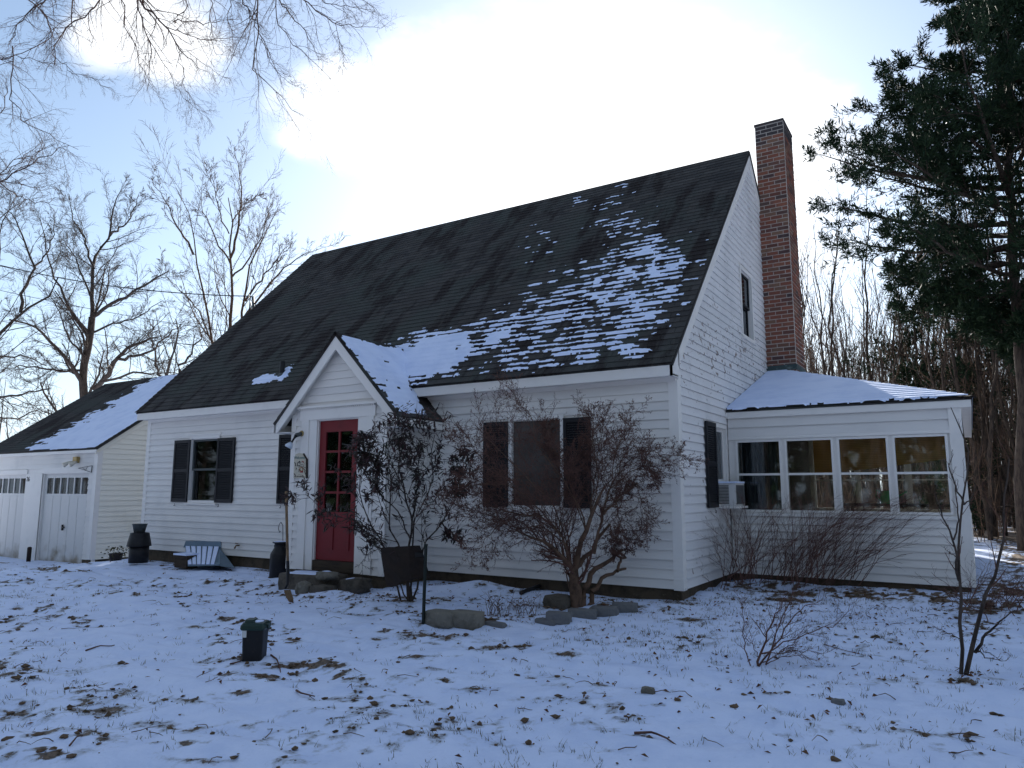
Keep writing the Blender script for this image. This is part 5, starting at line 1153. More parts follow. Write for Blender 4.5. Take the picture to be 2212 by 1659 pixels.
def leaf_mesh(L, w, curl):
    V = []; n = 4
    for i in range(n+1):
        t = i/n; ww = w*math.sin(math.pi*min(.97, .08+t*.9))*.5; z = -curl*t*t*L
        V += [(L*t, -ww, z-ww*.5), (L*t, 0, z+.001), (L*t, ww, z-ww*.5)]
    F = []
    for i in range(n): a = i*3; F += [(a, a+1, a+4, a+3), (a+1, a+2, a+5, a+4)]
    return np.array(V), F
LV, LF = leaf_mesh(.072, .021, .35)
tips = allr[2][0]; tv = []
for b_ in range(len(tips)):
    if r_r.random() < .95:
        for q in range(r_r.integers(3, 7)): tv.append((tips[b_, -1-(q % 4)], norm(tips[b_, -1]-tips[b_, -2])))
tips1 = allr[1][0]
for b_ in range(len(tips1)):
    for q in range(r_r.integers(2, 5)): tv.append((tips1[b_, -1], norm(tips1[b_, -1]-tips1[b_, -2])))
def off_sign(p):
    a, b_ = pix(p); return not (a < 672 and b_ < 1040)
tv = [t for t in tv if off_sign(t[0]) and t[0][2] > .45 and r_r.random() < sst(t[0][2], .45, 1.15)*.8+.2]
r_r.shuffle(tv); meL = bpy.data.meshes.new('leaf'); meL.from_pydata([tuple(v) for v in LV], [], LF); meL.materials.append(M['rhododendron_leaf'])
ordr = sorted(range(len(tv)), key=lambda k: float(np.linalg.norm(tv[k][0]-CAM))); near = set(ordr[:300]); SV = []; SF = []
for k, (p, t) in enumerate(tv):
    d = norm(t*.55+r_r.normal(size=3)*.75+np.array([0, 0, -.02])); s = norm(np.cross(d, np.array([0, 0, 1.])+r_r.normal(size=3)*.3)); u = np.cross(s, d); sc_ = .7+.6*r_r.random()
    Mx = np.stack([d, s, u], 1)*sc_
    if k in near:
        o = bpy.data.objects.new('leaf', meL); COL.objects.link(o); o.parent = rho
        m4 = Matrix.Identity(4)
        for i in range(3):
            for j in range(3): m4[i][j] = Mx[i, j]
            m4[i][3] = p[i]-ORG[rho][i]
        o.matrix_local = m4
    else:
        n0 = len(SV)*len(LV); SV.append(LV@Mx.T+p); SF += [tuple(n0+i for i in f) for f in LF]
if SV: tag(mesh_np('leaf', np.concatenate(SV), SF, 'rhododendron_leaf', rho), kind='stuff')
# brown weathered tin-and-board wrap round the foot of the rhododendron
w_d = dr_-.16; z8 = lambda x, y: (756.1+x*.15299, 1107.1+y*.15299)
def wp(x, y, d): return at(*z8(x, y), d)
wr = thing('bark_coloured_panel', 'dark brown weathered sheet bent round the stems at the foot of the leafy bush', 'panel', at(*z8(700, 1040), w_d))
grid = [[(430, 495), (560, 492), (700, 480), (830, 472), (900, 466), (985, 465)], [(440, 620), (570, 620), (700, 620), (840, 620), (920, 620), (1030, 570)], [(465, 780), (580, 790), (700, 790), (850, 780), (940, 770), (1070, 720)], [(490, 920), (600, 920), (700, 925), (850, 910), (960, 870), (1105, 820)], [(520, 1035), (640, 1045), (720, 985), (850, 962), (990, 920), (1135, 935)]]
dd = [-.02, -.08, -.12, -.10, .0, .22]; V = []; F = []
for k, th in ((0, 0), (1, .012)):
    for row in grid:
        for i, (x, y) in enumerate(row): V.append(wp(x, y, w_d+dd[i]+th+.012*math.sin(i*2.1+y*.02)))
nr, ncl = 5, 6
for k in range(2):
    for a in range(nr-1):
        for c in range(ncl-1): q = k*30+a*6+c; F.append((q, q+1, q+7, q+6) if k == 0 else (q, q+6, q+7, q+1))
for c in range(5): F += [(c, c+30, c+31, c+1), (24+c, 25+c, 55+c, 54+c)]
for a in range(4): F += [(a*6, a*6+6, a*6+36, a*6+30), (a*6+5, a*6+35, a*6+41, a*6+11)]
mesh_np('sheet', V, F, 'brown_tin', wr)
mesh_np('side_flap', [wp(915, 560, w_d+.0), wp(1030, 570, w_d+.2), wp(1100, 810, w_d+.22), (wp(1060, 905, w_d+.2)), wp(915, 880, w_d-.02)], [(0, 1, 2, 3, 4)], 'grey_plastic' if False else 'dark_metal', wr)
# fine brush in front of the porch
bp = gp(1700, 1262); dp_ = float((bp-CAM)@FF); r5 = np.random.default_rng(81); BG = []
for k in range(125):
    x0 = (r5.uniform(1590, 1760) if k < 45 else r5.uniform(1690, 1860)) if k < 95 else r5.uniform(1560, 1850); y0 = r5.uniform(1245, 1268); c = (x0-1700)/110
    lean = r5.uniform(-60, 190)+c*40; top = r5.uniform(1085, 1200) if k % 3 else r5.uniform(1060, 1120)
    d = r5.uniform(-.5, .35); BG.append(([(x0, y0), (x0+lean*.25, y0+(top-y0)*.45), (x0+lean*.6, y0+(top-y0)*.8), (x0+lean*1.05, top)], dp_+d-.25, dp_+d-.25+r5.uniform(-.2, .2), .0045, .0012))
brush, ab, _ = shrub('forsythia_bush', 'tangle of fine leafless arching stems in front of the glazed porch', bp, BG, 82, [(10, .2, .35, .38, .6, 6, .08, .02), (4, .2, .5, .45, .7, 4, .1, .0)], 'twig_red', .0011, jit=.006)
b4 = gp(1590, 1270); d4 = float((b4-CAM)@FF)
z4 = lambda x, y: (1458.1+x*.4558, 702+y*.4558)
def Y4(*pts): return [z4(*p) for p in pts]
shrub('sapling', 'leafless twiggy sapling in the corner between gable and porch', gp(1548, 1300), [(Y4((200, 1320), (230, 1200), (235, 1080), (245, 960)), 9.35, 9.6, .006, .0015), (Y4((205, 1320), (250, 1200), (290, 1060), (300, 940), (318, 880)), 9.35, 9.5, .007, .0015), (Y4((205, 1320), (170, 1220), (110, 1170), (30, 1100), (0, 1060)), 9.35, 9.1, .004, .001), (Y4((200, 1320), (280, 1240), (330, 1200)), 9.35, 9.6, .005, .002), (Y4((230, 1200), (200, 1050), (195, 980)), 9.4, 9.3, .003, .001), (Y4((250, 1200), (330, 1140), (345, 960)), 9.4, 9.6, .004, .001)], 83,
 [(9, .3, .6, .3, .5, 5, .12, .05), (3, .2, .6, .45, .6, 4, .14, .03)], 'twig_red', .0012, jit=.006)
b5 = gp(1636, 1440); d5 = float((b5-CAM)@FF)
shrub('lawn_shrub', 'small red-stemmed leafless shrub leaning right on the snowy lawn before the porch', b5, [(Y4((395, 1615), (400, 1560), (440, 1460), (470, 1380), (520, 1290)), d5, d5+.3, .011, .002), (Y4((395, 1620), (420, 1580), (500, 1480), (570, 1360), (620, 1330), (700, 1300)), d5, d5+.2, .008, .002), (Y4((430, 1610), (470, 1500), (500, 1400), (560, 1260), (560, 1200)), d5, d5-.1, .007, .002), (Y4((400, 1560), (480, 1530), (560, 1490), (700, 1430), (770, 1420), (830, 1320)), d5, d5-.25, .006, .0015),
 (Y4((360, 1620), (330, 1530), (320, 1400), (322, 1290)), d5, d5+.1, .005, .0015), (Y4((400, 1575), (370, 1520), (330, 1470), (320, 1440)), d5, d5-.1, .004, .001), (Y4((420, 1560), (520, 1560), (640, 1540), (700, 1560), (740, 1545)), d5, d5-.2, .004, .001), (Y4((410, 1600), (470, 1570), (560, 1510), (620, 1450)), d5, d5+.1, .005, .001), (Y4((430, 1610), (500, 1570), (600, 1560), (640, 1590)), d5, d5-.15, .004, .001)], 84,
 [(13, .25, .6, .36, .55, 6, .12, .04), (6, .2, .6, .5, .6, 4, .14, .02)], 'twig_red', .0013, jit=.008)
z7 = lambda x, y: (1917.1+x*.21493, 1134+y*.21493)
def Y7(*pts): return [z7(*p) for p in pts]
b6 = gp(2085, 1458); d6 = float((b6-CAM)@FF)
shrub('twin_stem_sapling', 'forked leafless sapling at the right edge, one stem upright and one leaning right', b6, [(Y7((740, 1500), (745, 1300), (735, 1000), (740, 700), (720, 450), (725, 200), (740, 0))+[(2083, 1090), (2094, 1010), (2086, 940), (2060, 905), (2054, 880)], d6, d6+.25, .015, .003), (Y7((790, 1500), (800, 1380), (850, 1250), (900, 1050), (940, 860), (1020, 650), (1100, 480), (1140, 250), (1150, 50))+[(2170, 1080), (2180, 990)], d6, d6+.4, .018, .005),
 (Y7((720, 560), (680, 400), (665, 150), (640, 80), (585, -10))+[(2030, 1095), (2018, 1060)], d6+.1, d6, .011, .003), (Y7((665, 150), (700, 30))+[(2072, 1110), (2062, 1050), (2048, 1000)], d6, d6-.1, .007, .002), ([(2083, 1090), (2068, 1060), (2050, 1010), (2056, 975)], d6+.2, d6+.1, .008, .002), ([(2083, 1090), (2108, 1060), (2105, 1030)], d6+.2, d6+.3, .006, .002), (Y7((880, 1280), (980, 1120), (1060, 1030), (1150, 950), (1280, 860)), d6+.1, d6-.2, .013, .003), (Y7((870, 1280), (960, 1250), (1040, 1300), (1120, 1340)), d6, d6-.1, .005, .001), (Y7((900, 1260), (1000, 1330), (1150, 1370), (1240, 1310)), d6, d6+.2, .005, .001), (Y7((680, 320), (600, 260), (560, 220)), d6, d6-.1, .004, .001), (Y7((735, 1140), (600, 1080), (400, 1010)), d6, d6-.3, .004, .001)], 85,
 [(6, .3, .6, .18, .5, 5, .1, .05), (3, .3, .6, .5, .6, 4, .12, .02)], 'bark', .0013, jit=.006, m2='twig_red')
b7 = gp(2170, 1330); d7 = float((b7-CAM)@FF); r7 = np.random.default_rng(86); BG = []
for k in range(46):
    x0 = r7.uniform(2060, 2260); y0 = r7.uniform(1290, 1345); ln = r7.uniform(-90, 90); BG.append(([(x0, y0), (x0+ln*.4, y0-r7.uniform(10, 50)), (x0+ln, y0-r7.uniform(15, 95))], d7+r7.uniform(-.3, .9), d7+r7.uniform(-.3, .9), .005, .001))
shrub('bramble', 'low dark tangle of leafless brambles right of the porch corner', b7, BG, 87, [(7, .2, .6, .4, .6, 5, .12, .0), (3, .2, .6, .5, .7, 3, .14, .0)], 'twig_red', .0014, jit=.006)
# dried perennials near the edging stones
b8 = gp(1090, 1330); d8 = float((b8-CAM)@FF); r8 = np.random.default_rng(88); BG = []
for k in range(46):
    x0 = r8.uniform(1050, 1155); BG.append(([(x0, r8.uniform(1325, 1350)), (x0+r8.uniform(-10, 14), 1310), (x0+r8.uniform(-30, 30), r8.uniform(1275, 1310))], d8+r8.uniform(-.2, .3), d8+r8.uniform(-.2, .3), .004, .001))
shrub('dried_perennial', 'clump of dried brown flower stalks between the pale blocks and the edging stones', b8, BG, 89, [(4, .3, .5, .3, .6, 4, .14, -.05)], 'twig_brown', .0014, jit=.004)

# ================================================================== THINGS IN THE YARD
def irregular(name, c, half, m, label, cat, seed, sub=3, rough=.12, group=None, rz=0., boxy=.45):
    import bmesh
    r = random.Random(seed); bm = bmesh.new(); bmesh.ops.create_cube(bm, size=2); bmesh.ops.subdivide_edges(bm, edges=bm.edges[:], cuts=sub, use_grid_fill=True)
    ca, sa = math.cos(rz), math.sin(rz)
    for v in bm.verts:
        p = np.array(v.co); q = p/max(1e-6, np.linalg.norm(p))*1.25; p = p*boxy+q*(1-boxy); n = np.array([float(fbm(p[0]*1.3+seed, p[1]*1.3+p[2]*2.1, seed, 3)), float(fbm(p[1]*1.7+seed, p[2]*1.3+p[0], seed+9, 3)), float(fbm(p[2]*1.5, p[0]*1.3+seed+p[1], seed+5, 3))])-.5
        p = p*(1+rough*3*n[0])+n*rough*2; p = p*np.array(half); v.co = (p[0]*ca-p[1]*sa, p[0]*sa+p[1]*ca, p[2])
    me = bpy.data.meshes.new(name); bm.to_mesh(me); bm.free(); me.materials.append(M[m]); o = bpy.data.objects.new(name, me); COL.objects.link(o); o.location = tuple(c); me.polygons.foreach_set('use_smooth', np.ones(len(me.polygons), dtype=bool)); ORG[o] = np.array(c, float)
    return tag(o, label, cat, group)
def on_ground(px, py, dz=0.): p = gp(px, py); p[2] += dz; return p
# step and stones at the door
stp = on_y(690, 1240, -1.33)
irregular('doorstep', (-4.93, -1.20, -.13), (.46, .22, .13), 'rock', 'long low stone doorstep dusted with snow under the red door', 'step', 3, 5, .03, boxy=.93)
irregular('rock', (-4.46, -1.38, .01), (.14, .10, .055), 'pale_rock', 'rounded pale rock capped with snow at the right end of the doorstep', 'rock', 5, 3, .14)
irregular('rock', (-4.68, -1.58, -.15), (.10, .08, .08), 'pale_rock', 'small round boulder with a snow cap leaning against the front of the doorstep', 'rock', 6, 3, .12)
irregular('rock', (-4.40, -1.52, -.16), (.15, .11, .07), 'rock', 'dark flat rock lying beside the small round boulder', 'rock', 8, 3, .12)
irregular('rock', (-4.10, -1.22, -.12), (.20, .14, .10), 'rock', 'dark low rock between the doorstep and the leafy bush', 'rock', 9, 3, .12)
def snowcap(c, rx, ry, h, parent=None):
    V = []; F = []; n = 18
    for k, (s, z) in enumerate(((1, 0), (.9, .5), (.6, .85), (.0, 1))):
        for j in range(n): a = 2*math.pi*j/n; w = 1+.12*math.sin(3*a+c[0])+.08*math.sin(5*a); V.append((c[0]+rx*s*w*math.cos(a), c[1]+ry*s*w*math.sin(a), c[2]+h*z))
    for k in range(3):
        for j in range(n): F.append((k*n+j, k*n+(j+1) % n, (k+1)*n+(j+1) % n, (k+1)*n+j))
    return V, F
cv = MB()
for c, rx, ry, h in (((-5.0, -1.20, -.004), .40, .19, .022), ((-4.48, -1.38, .058), .08, .06, .02), ((-4.69, -1.58, -.085), .05, .045, .022), ((-4.12, -1.22, -.03), .12, .09, .02)):
    V, F = snowcap(c, rx, ry, h); n = len(cv.v); cv.v += V; cv.f += [tuple(n+i for i in f) for f in F]
o = cv.build('snow_on_doorstep', 'snow', None, True, kind='stuff')
pa = [(930, 1335, .17, .11), (1003, 1337, .19, .12)]
for i, (px, py, a, h) in enumerate(((955, 1347, .17, .075), (1006, 1350, .17, .085))):
    irregular('stone_block', on_ground(px, py, .05), (a, .10, h), 'pale_rock', ('pale squared stone block next to the green metal post', 'pale rough stone block right of its squared neighbour')[i], 'stone', 12+i, 4, .06, 'pale stone blocks', boxy=.85)
for i, (px, py, a) in enumerate(((1218, 1338, .13), (1268, 1331, .15), (1316, 1325, .14), (1360, 1317, .14))):
    irregular('edging_stone', on_ground(px-10, py+4, .035), (a, .065, .06), 'grey_stone', ('leftmost of four grey edging stones below the gnarled bush', 'second grey edging stone from the left below the gnarled bush', 'third grey edging stone from the left below the gnarled bush', 'rightmost of the four grey edging stones below the gnarled bush')[i], 'stone', 22+i, 4, .07, 'grey edging stones', rz=.25, boxy=.8)
irregular('edging_stone', on_ground(1180, 1345, .01), (.12, .05, .03), 'grey_stone', 'thin flat stone in the snow just left of the edging stones', 'stone', 28, 4, .08); irregular('edging_stone', on_ground(1070, 1352, .01), (.12, .05, .03), 'grey_stone', 'flat stone sunk in snow below the dried flower stalks', 'stone', 29, 3, .08)
irregular('rock', on_ground(1400, 1497, .01), (.045, .03, .03), 'pale_rock', 'small tan stone alone on the lawn below the edging stones', 'rock', 31, 5, .16); irregular('rock', on_ground(1810, 1518, .0), (.04, .03, .025), 'grey_stone', 'small grey stone half buried in snow at lower right', 'rock', 32, 5, .16)
irregular('rock', on_ground(1205, 1310, .04), (.15, .1, .09), 'rock', 'dark rock tucked against the foot of the gnarled bush', 'rock', 33, 3, .1)
# dark pipe lying in the snow by the wall
dp0 = [on_ground(1125, 1286, .03), on_ground(1160, 1275, .04), on_ground(1195, 1262, .06), on_ground(1245, 1255, .08)]
tag(MB().tube(dp0, [.025, .03, .03, .05], 8).build('drain_pipe', 'dark_metal', None, True), 'black corrugated pipe lying in the snow against the wall behind the gnarled bush', 'pipe')
# thin post
p0 = on_ground(914, 1347); d0 = float((p0-CAM)@FF); p1 = at(920, 1176, d0+.03)
tag(MB().bar(p0-Z3*.1, p1, .026, .022, up=(0, 1, 0)).bar(p1-(p1-p0)*.02, p1+Z3*.004, .030, .026, up=(0, 1, 0)).build('garden_post', 'post_green', None), 'thin dark green stake standing right of the bush panel', 'post')
# half-sunk wheeled bin
bn = on_ground(541, 1430); t = thing('bin', 'small dark green lidded bin half sunk in the ground on the lawn', 'bin', bn); x, y, z = bn; s_ = 1.0
depth = float((bn-CAM)@FF); hb = 82*depth/FPX; wb = 46*depth/FPX/2
A = np.array([RR[0], RR[1], 0]); A /= np.linalg.norm(A); Bv = np.array([-A[1], A[0], 0])
def bxo(c, hx, hy, z0, z1, t0=1., t1=1.): return [tuple(np.array(c)+A*hx*sx*(t0 if zz == z0 else t1)+Bv*hy*sy*(t0 if zz == z0 else t1)+Z3*zz) for zz in (z0, z1) for sx, sy in ((-1, -1), (1, -1), (1, 1), (-1, 1))]
c0 = bn+Bv*wb
body = MB(); n_ = 14
def rr_ring(c, hx, hy, zz, k=5, rad=.3):
    out = []
    for q in range(4):
        sx, sy = ((1, 1), (-1, 1), (-1, -1), (1, -1))[q]
        for j in range(k): a = math.pi/2*(q+j/(k-1)); out.append(tuple(np.array(c)+A*(sx*hx*(1-rad)+hx*rad*math.cos(a))+Bv*(sy*hy*(1-rad)+hy*rad*math.sin(a))+Z3*zz))
    return out
def loft(b, rings):
    n0 = len(b.v); k = len(rings[0])
    for r_0 in rings: b.v += r_0
    for i in range(len(rings)-1):
        for j in range(k): b.f.append((n0+i*k+j, n0+i*k+(j+1) % k, n0+(i+1)*k+(j+1) % k, n0+(i+1)*k+j))
    b.f += [tuple(range(n0+k-1, n0-1, -1)), tuple(range(n0+(len(rings)-1)*k, n0+len(rings)*k))]; return b
loft(body, [rr_ring(c0, wb*.90, wb*.85, -.1), rr_ring(c0, wb*1.0, wb*.95, hb*.80)]); body.build('body', 'dark_metal', t)
loft(MB(), [rr_ring(c0, wb*1.13, wb*1.1, hb*.80), rr_ring(c0, wb*1.20, wb*1.15, hb*.84), rr_ring(c0, wb*1.16, wb*1.1, hb*.92), rr_ring(c0, wb*1.0, wb*.95, hb*.98)]).build('lid', 'dark_green_plastic', t)
loft(MB(), [rr_ring(c0-A*wb*.45, wb*.48, wb*.7, hb*.96), rr_ring(c0-A*wb*.45, wb*.42, wb*.6, hb*1.05)]).build('lid_hump', 'dark_green_plastic', t)
MB().tube([c0-A*wb*1.3+Bv*.0+Z3*hb*.86, c0+A*wb*1.3+Z3*hb*.86], .022, 8).build('hinge', 'dark_green_plastic', t)
MB().hexa(bxo(c0-Bv*wb*.97-A*wb*.72, .018, .006, hb*.62, hb*.80)).build('label_strip', 'white_plastic', t)
V, F = snowcap(tuple(c0+A*wb*.25+Z3*hb*.985), wb*.5, wb*.5, .012); mesh_np('snow', V, F, 'snow', t, True)
# milk can, shovel, hook by the door
mc = thing('milk_can', 'tall black milk can standing left of the front door', 'milk can', (-6.35, -.62, -.22)); c = (-6.30, -.62, -.24); s = .62/.62
dpt = float((np.array(c)-CAM)@FF); HH = 84*dpt/FPX; RRR = 21*dpt/FPX
MB().lathe(c, [(RRR, 0), (RRR, HH*.64), (RRR*.95, HH*.68), (RRR*.62, HH*.82), (RRR*.60, HH*.92), (RRR*.82, HH*.94), (RRR*.82, HH*.965), (RRR*.5, HH*.97)], 24).build('body', 'dark_metal', mc, True)
for sx in (-1, 1): MB().tube([(c[0]+sx*RRR*.62, c[1], c[2]+HH*.9), (c[0]+sx*RRR*.92, c[1], c[2]+HH*.86), (c[0]+sx*RRR*.9, c[1], c[2]+HH*.74)], .011, 6).build('handle', 'dark_metal', mc)
V, F = snowcap((c[0], c[1], c[2]+HH*.965), RRR*.7, RRR*.7, .012); mesh_np('snow', V, F, 'snow', mc, True)
foot = on_ground(629, 1304, .02); ds = float((foot-CAM)@FF); sv = thing('shovel', 'long-handled shovel leaning on the wall left of the red door', 'shovel', foot)
top = at(618, 1062, ds+.55); joint = at(622, 1240, ds+.10)
MB().tube(resample([joint, top], 6), .017, 8).build('handle', 'handle_wood', sv, True)
MB().tube([joint+(top-joint)*.15, joint, at(621, 1262, ds+.08), at(616, 1272, ds+.04)], [.02, .021, .016, .012], 8).build('socket', 'dark_metal', sv, True)
bl0 = [at(613, 1275, ds+.03), at(627, 1274, ds+.05), at(633, 1292, ds+.02), at(634, 1303, ds), at(624, 1300, ds), at(618, 1290, ds+.01)]
MB().prism(bl0, UU*0+FF*.008).build('blade', 'rusty_blade', sv)
hk = []; hz = -.55
base = on_y(613, 1190, -.35)
pts = [base-Z3*.6, base, on_y(611, 1165, -.35), on_y(611, 1135, -.35), on_y(607, 1128, -.35), on_y(603, 1133, -.35), on_y(601.5, 1142, -.35), on_y(604, 1150, -.35), on_y(607, 1147, -.35)]
tag(MB().tube(pts, .006, 5).build('plant_hook', 'dark_metal', None), 'thin black curled plant hook rising behind the milk can', 'hook')
# lamp and welcome sign left of the door
lp = thing('door_floodlight', 'jointed outdoor lamp with a bare silvery bulb left of the red door header', 'light', (-5.72, VY-.03, 1.98))
zl = lambda x, y, Y_=VY: on_y(594.05+x*.09765, 918.1+y*.09765, Y_)
p_a, p_b, p_c = zl(600, 190, VY-.03), zl(470, 225, VY-.13), zl(340, 430, VY-.16)
MB().tube([p_a+np.array([0, .03, 0]), p_a+np.array([0, -.02, 0])], .045, 12).build('base', 'brass', lp, True)
MB().tube([p_a, p_b], [.03, .034], 10).build('socket', 'grey_plastic', lp, True); MB().tube([p_b, zl(420, 300, VY-.15), zl(370, 380, VY-.16)], [.03, .014, .016], 8).build('arm', 'dark_metal', lp, True)
MB().tube([zl(365, 385, VY-.16), zl(335, 430, VY-.17), zl(300, 480, VY-.18), zl(288, 500, VY-.185)], [.02, .045, .062, .05], 14).build('bulb', 'lamp_glass', lp, True)
sg = thing('welcome_sign', 'small cream wooden sign with painted figures and red wreath left of the front door', 'sign', (-5.68, VY-.04, 1.4))
sx0, sz0 = None, None
zs_ = lambda x, y: on_y(626.5+x*.04557, 966.7+y*.04557, VY-.05)
cor = [zs_(160, 1450), zs_(740, 1440), zs_(740, 560), zs_(590, 300), zs_(420, 265), zs_(260, 330), zs_(190, 560)]
MB().prism(cor, (0, .022, 0)).build('board', 'cream_sign', sg)
MB().prism([p+np.array([.0, .004, 0]) for p in [zs_(735, 1445), zs_(790, 1450), zs_(800, 540), zs_(640, 270), zs_(590, 290), zs_(738, 560)]], (0, .018, 0)).build('board_edge', 'brown_tin', sg)
x0_, z0_ = zs_(210, 0)[0], 0; wid = zs_(700, 1000)[0]-zs_(210, 1000)[0]
cS = lambda x, y: zs_(x, y)+np.array([0, -.003, 0])
text('Welcome', 'lettering', 'ink_teal', cS(450, 540), (math.pi/2, 0, 0), wid*.27, sg, .001)
ink = MB(); inr = MB(); inb = MB()
def ln(b, pts, w=.004): b.tube([cS(*p) for p in pts], w, 4)
ln(ink, [(215, 720), (255, 740), (270, 820), (280, 890)], .006); ln(ink, [(350, 880), (360, 740), (400, 690), (460, 650)], .006); ln(ink, [(430, 730), (470, 640), (510, 740), (430, 740)], .005); ln(ink, [(380, 870), (440, 850), (480, 880)], .005); ln(ink, [(430, 920), (440, 940)], .008); ln(ink, [(470, 820), (640, 800)], .003); ln(ink, [(480, 890), (640, 885)], .003); ln(ink, [(290, 960), (310, 1010), (280, 1070)], .006); ln(ink, [(420, 1020), (440, 1080), (430, 1170)], .004); ln(ink, [(190, 1230), (250, 1300), (270, 1340)], .005)
ln(inr, [(560, 690), (610, 640), (650, 720)], .006); ln(inr, [(510, 1140), (620, 1150)], .011); ln(inr, [(520, 1200), (530, 1150)], .008); ln(inr, [(600, 1190), (595, 1140)], .008)
ring = [(545+75*math.cos(a), 1030+90*math.sin(a)) for a in np.linspace(0, 2*math.pi, 15)]; ln(inb, ring, .007)
ink.build('painted_figures', 'ink', sg); inr.build('painted_ribbon', 'ink_red', sg); inb.build('painted_wreath', 'ink_brown', sg)
lw = MB(); xx = 215
for k in range(11):
    w_ = 26+9*((k*7) % 3); lw.tube([cS(xx, 1350-(k % 2)*18), cS(xx+w_*.5, 1400), cS(xx+w_, 1365+(k % 3)*10)], .0022, 4); xx += w_+6
lw.build('worn_lettering', 'ink', sg)
# by the left corner: dark hooded stove with a bucket on top, pot, hatch
yst = -.62
st_ = thing('smoker', 'black hooded iron drum with flared top by the left corner of the house', 'smoker', (-11.05, yst, -.25))
zz5 = lambda x, y, Y_=yst: on_y(216+x*.08137, 1107.1+y*.08137, Y_)
def px_lathe(name, m, rows, parent, Y_, sm=True):
    c = zz5(rows[0][0]/2+rows[0][1]/2, rows[0][2], Y_); pr_ = []
    for a, b_, y_ in rows: A0 = zz5((a+b_)/2, y_, Y_); pr_.append(((b_-a)*.08137/2*float((A0-CAM)@FF)/FPX, A0[2]-c[2]))
    return MB().lathe(c, pr_, 20).build(name, m, parent, sm)
px_lathe('drum', 'dark_metal', [(770, 1255, 1330), (770, 1255, 880)], st_, yst); px_lathe('hood', 'dark_metal', [(735, 1335, 890), (735, 1335, 860), (820, 1285, 540), (900, 1200, 525)], st_, yst)
bk = thing('bucket', 'small dark bucket standing on top of the hooded drum', 'bucket', zz5(1040, 525)); px_lathe('pail', 'grey_plastic', [(910, 1180, 522), (870, 1235, 305), (860, 1245, 300), (860, 1245, 318)], bk, yst)
ypt = -.15
po = thing('plant_pot', 'dark flower pot with withered greenery against the garage side wall', 'plant pot', zz5(430, 1400, ypt)); px_lathe('pot', 'brown_plastic', [(290, 520, 1420), (260, 600, 1100), (255, 605, 1080)], po, ypt)
r9 = np.random.default_rng(91); c = zz5(430, 1090, ypt); V = []; F = []
for k in range(120):
    a = r9.uniform(0, 6.28); rr = r9.uniform(.02, .30); p = c+np.array([math.cos(a)*rr, math.sin(a)*rr, r9.uniform(-.12, .16)*(1-rr)]); d = norm(r9.normal(size=3))*.05; s = norm(r9.normal(size=3))*.02; n = len(V); V += [tuple(p), tuple(p+d*.5+s), tuple(p+d), tuple(p+d*.5-s)]; F.append((n, n+1, n+2, n+3))
mesh_np('withered_leaves', V, F, 'dry_grass', po)
hc = thing('cellar_hatch', 'sloping blue-grey ribbed window-well cover striped with snow below the left window', 'hatch', on_y(435, 1223, -.45))
z6_ = lambda x, y, Y_: on_y(270+x*.14647, 1080.1+y*.14647, Y_)
tl, tr_, br2, bl2 = z6_(890, 700, -.03), z6_(1400, 710, -.03), z6_(1330, 960, -.62), z6_(930, 960, -.62)
MB().prism([tl, tr_, br2+np.array([0.12, 0, .02]), bl2], (0, 0, -.02)).build('cover', 'hatch_plastic', hc)
ribs = MB(); sn = MB()
for i in range(6):
    t0, t1 = i/6+.01, (i+1)/6-.03; up = np.array([0, -.004, .012]); A0, B0 = tl+(tr_-tl)*t0, bl2+(br2-bl2)*t0; A1, B1 = tl+(tr_-tl)*t1, bl2+(br2-bl2)*t1
    sn.prism([A0+up, A1+up, B1+up, B0+up], (0, 0, .018))
sn.build('snow', 'snow', hc)
MB().prism([tl+Z3*.12, tr_+Z3*.12, tr_+np.array([.04, 0, -.0]), tl+np.array([-.06, 0, 0])], (0, .02, 0)).build('back_plate', 'hatch_plastic', hc)
MB().prism([tr_, br2+np.array([.12, 0, .0]), br2+np.array([.12, .3, -.06]), tr_+np.array([.0, 0, -.3])], (.01, 0, -.01)).build('side_plate', 'hatch_plastic', hc)
bxp = z6_(815, 985, -.55); w2_ = abs(z6_(905, 985, -.55)[0]-z6_(725, 985, -.55)[0])/2
bx = thing('wooden_box', 'small dark box with snowy lid left of the striped hatch cover', 'box', bxp)
MB().box(bxp+[-w2_, 0, -.02], bxp+[w2_, .22, z6_(815, 815, -.55)[2]-bxp[2]]).build('box_body', 'dark_wood', bx); zt = z6_(815, 815, -.55)[2]; MB().box([bxp[0]-w2_-.02, bxp[1]-.02, zt], [bxp[0]+w2_, bxp[1]+.24, zt+.03]).build('snow', 'snow', bx)
# hose bib
hb_ = thing('garden_tap', 'small rusty tap on the wall between the hatch cover and the milk can', 'tap', on_y(516, 1180, -.03)); q = on_y(516, 1178, -.02)
MB().tube([q+[0, .02, 0], q-[0, .06, 0], q-[0, .09, .05]], .014, 7).tube([q+[-.04, -.05, .04], q+[.04, -.05, .03]], .008, 5).build('spout', 'rusty_blade', hb_)
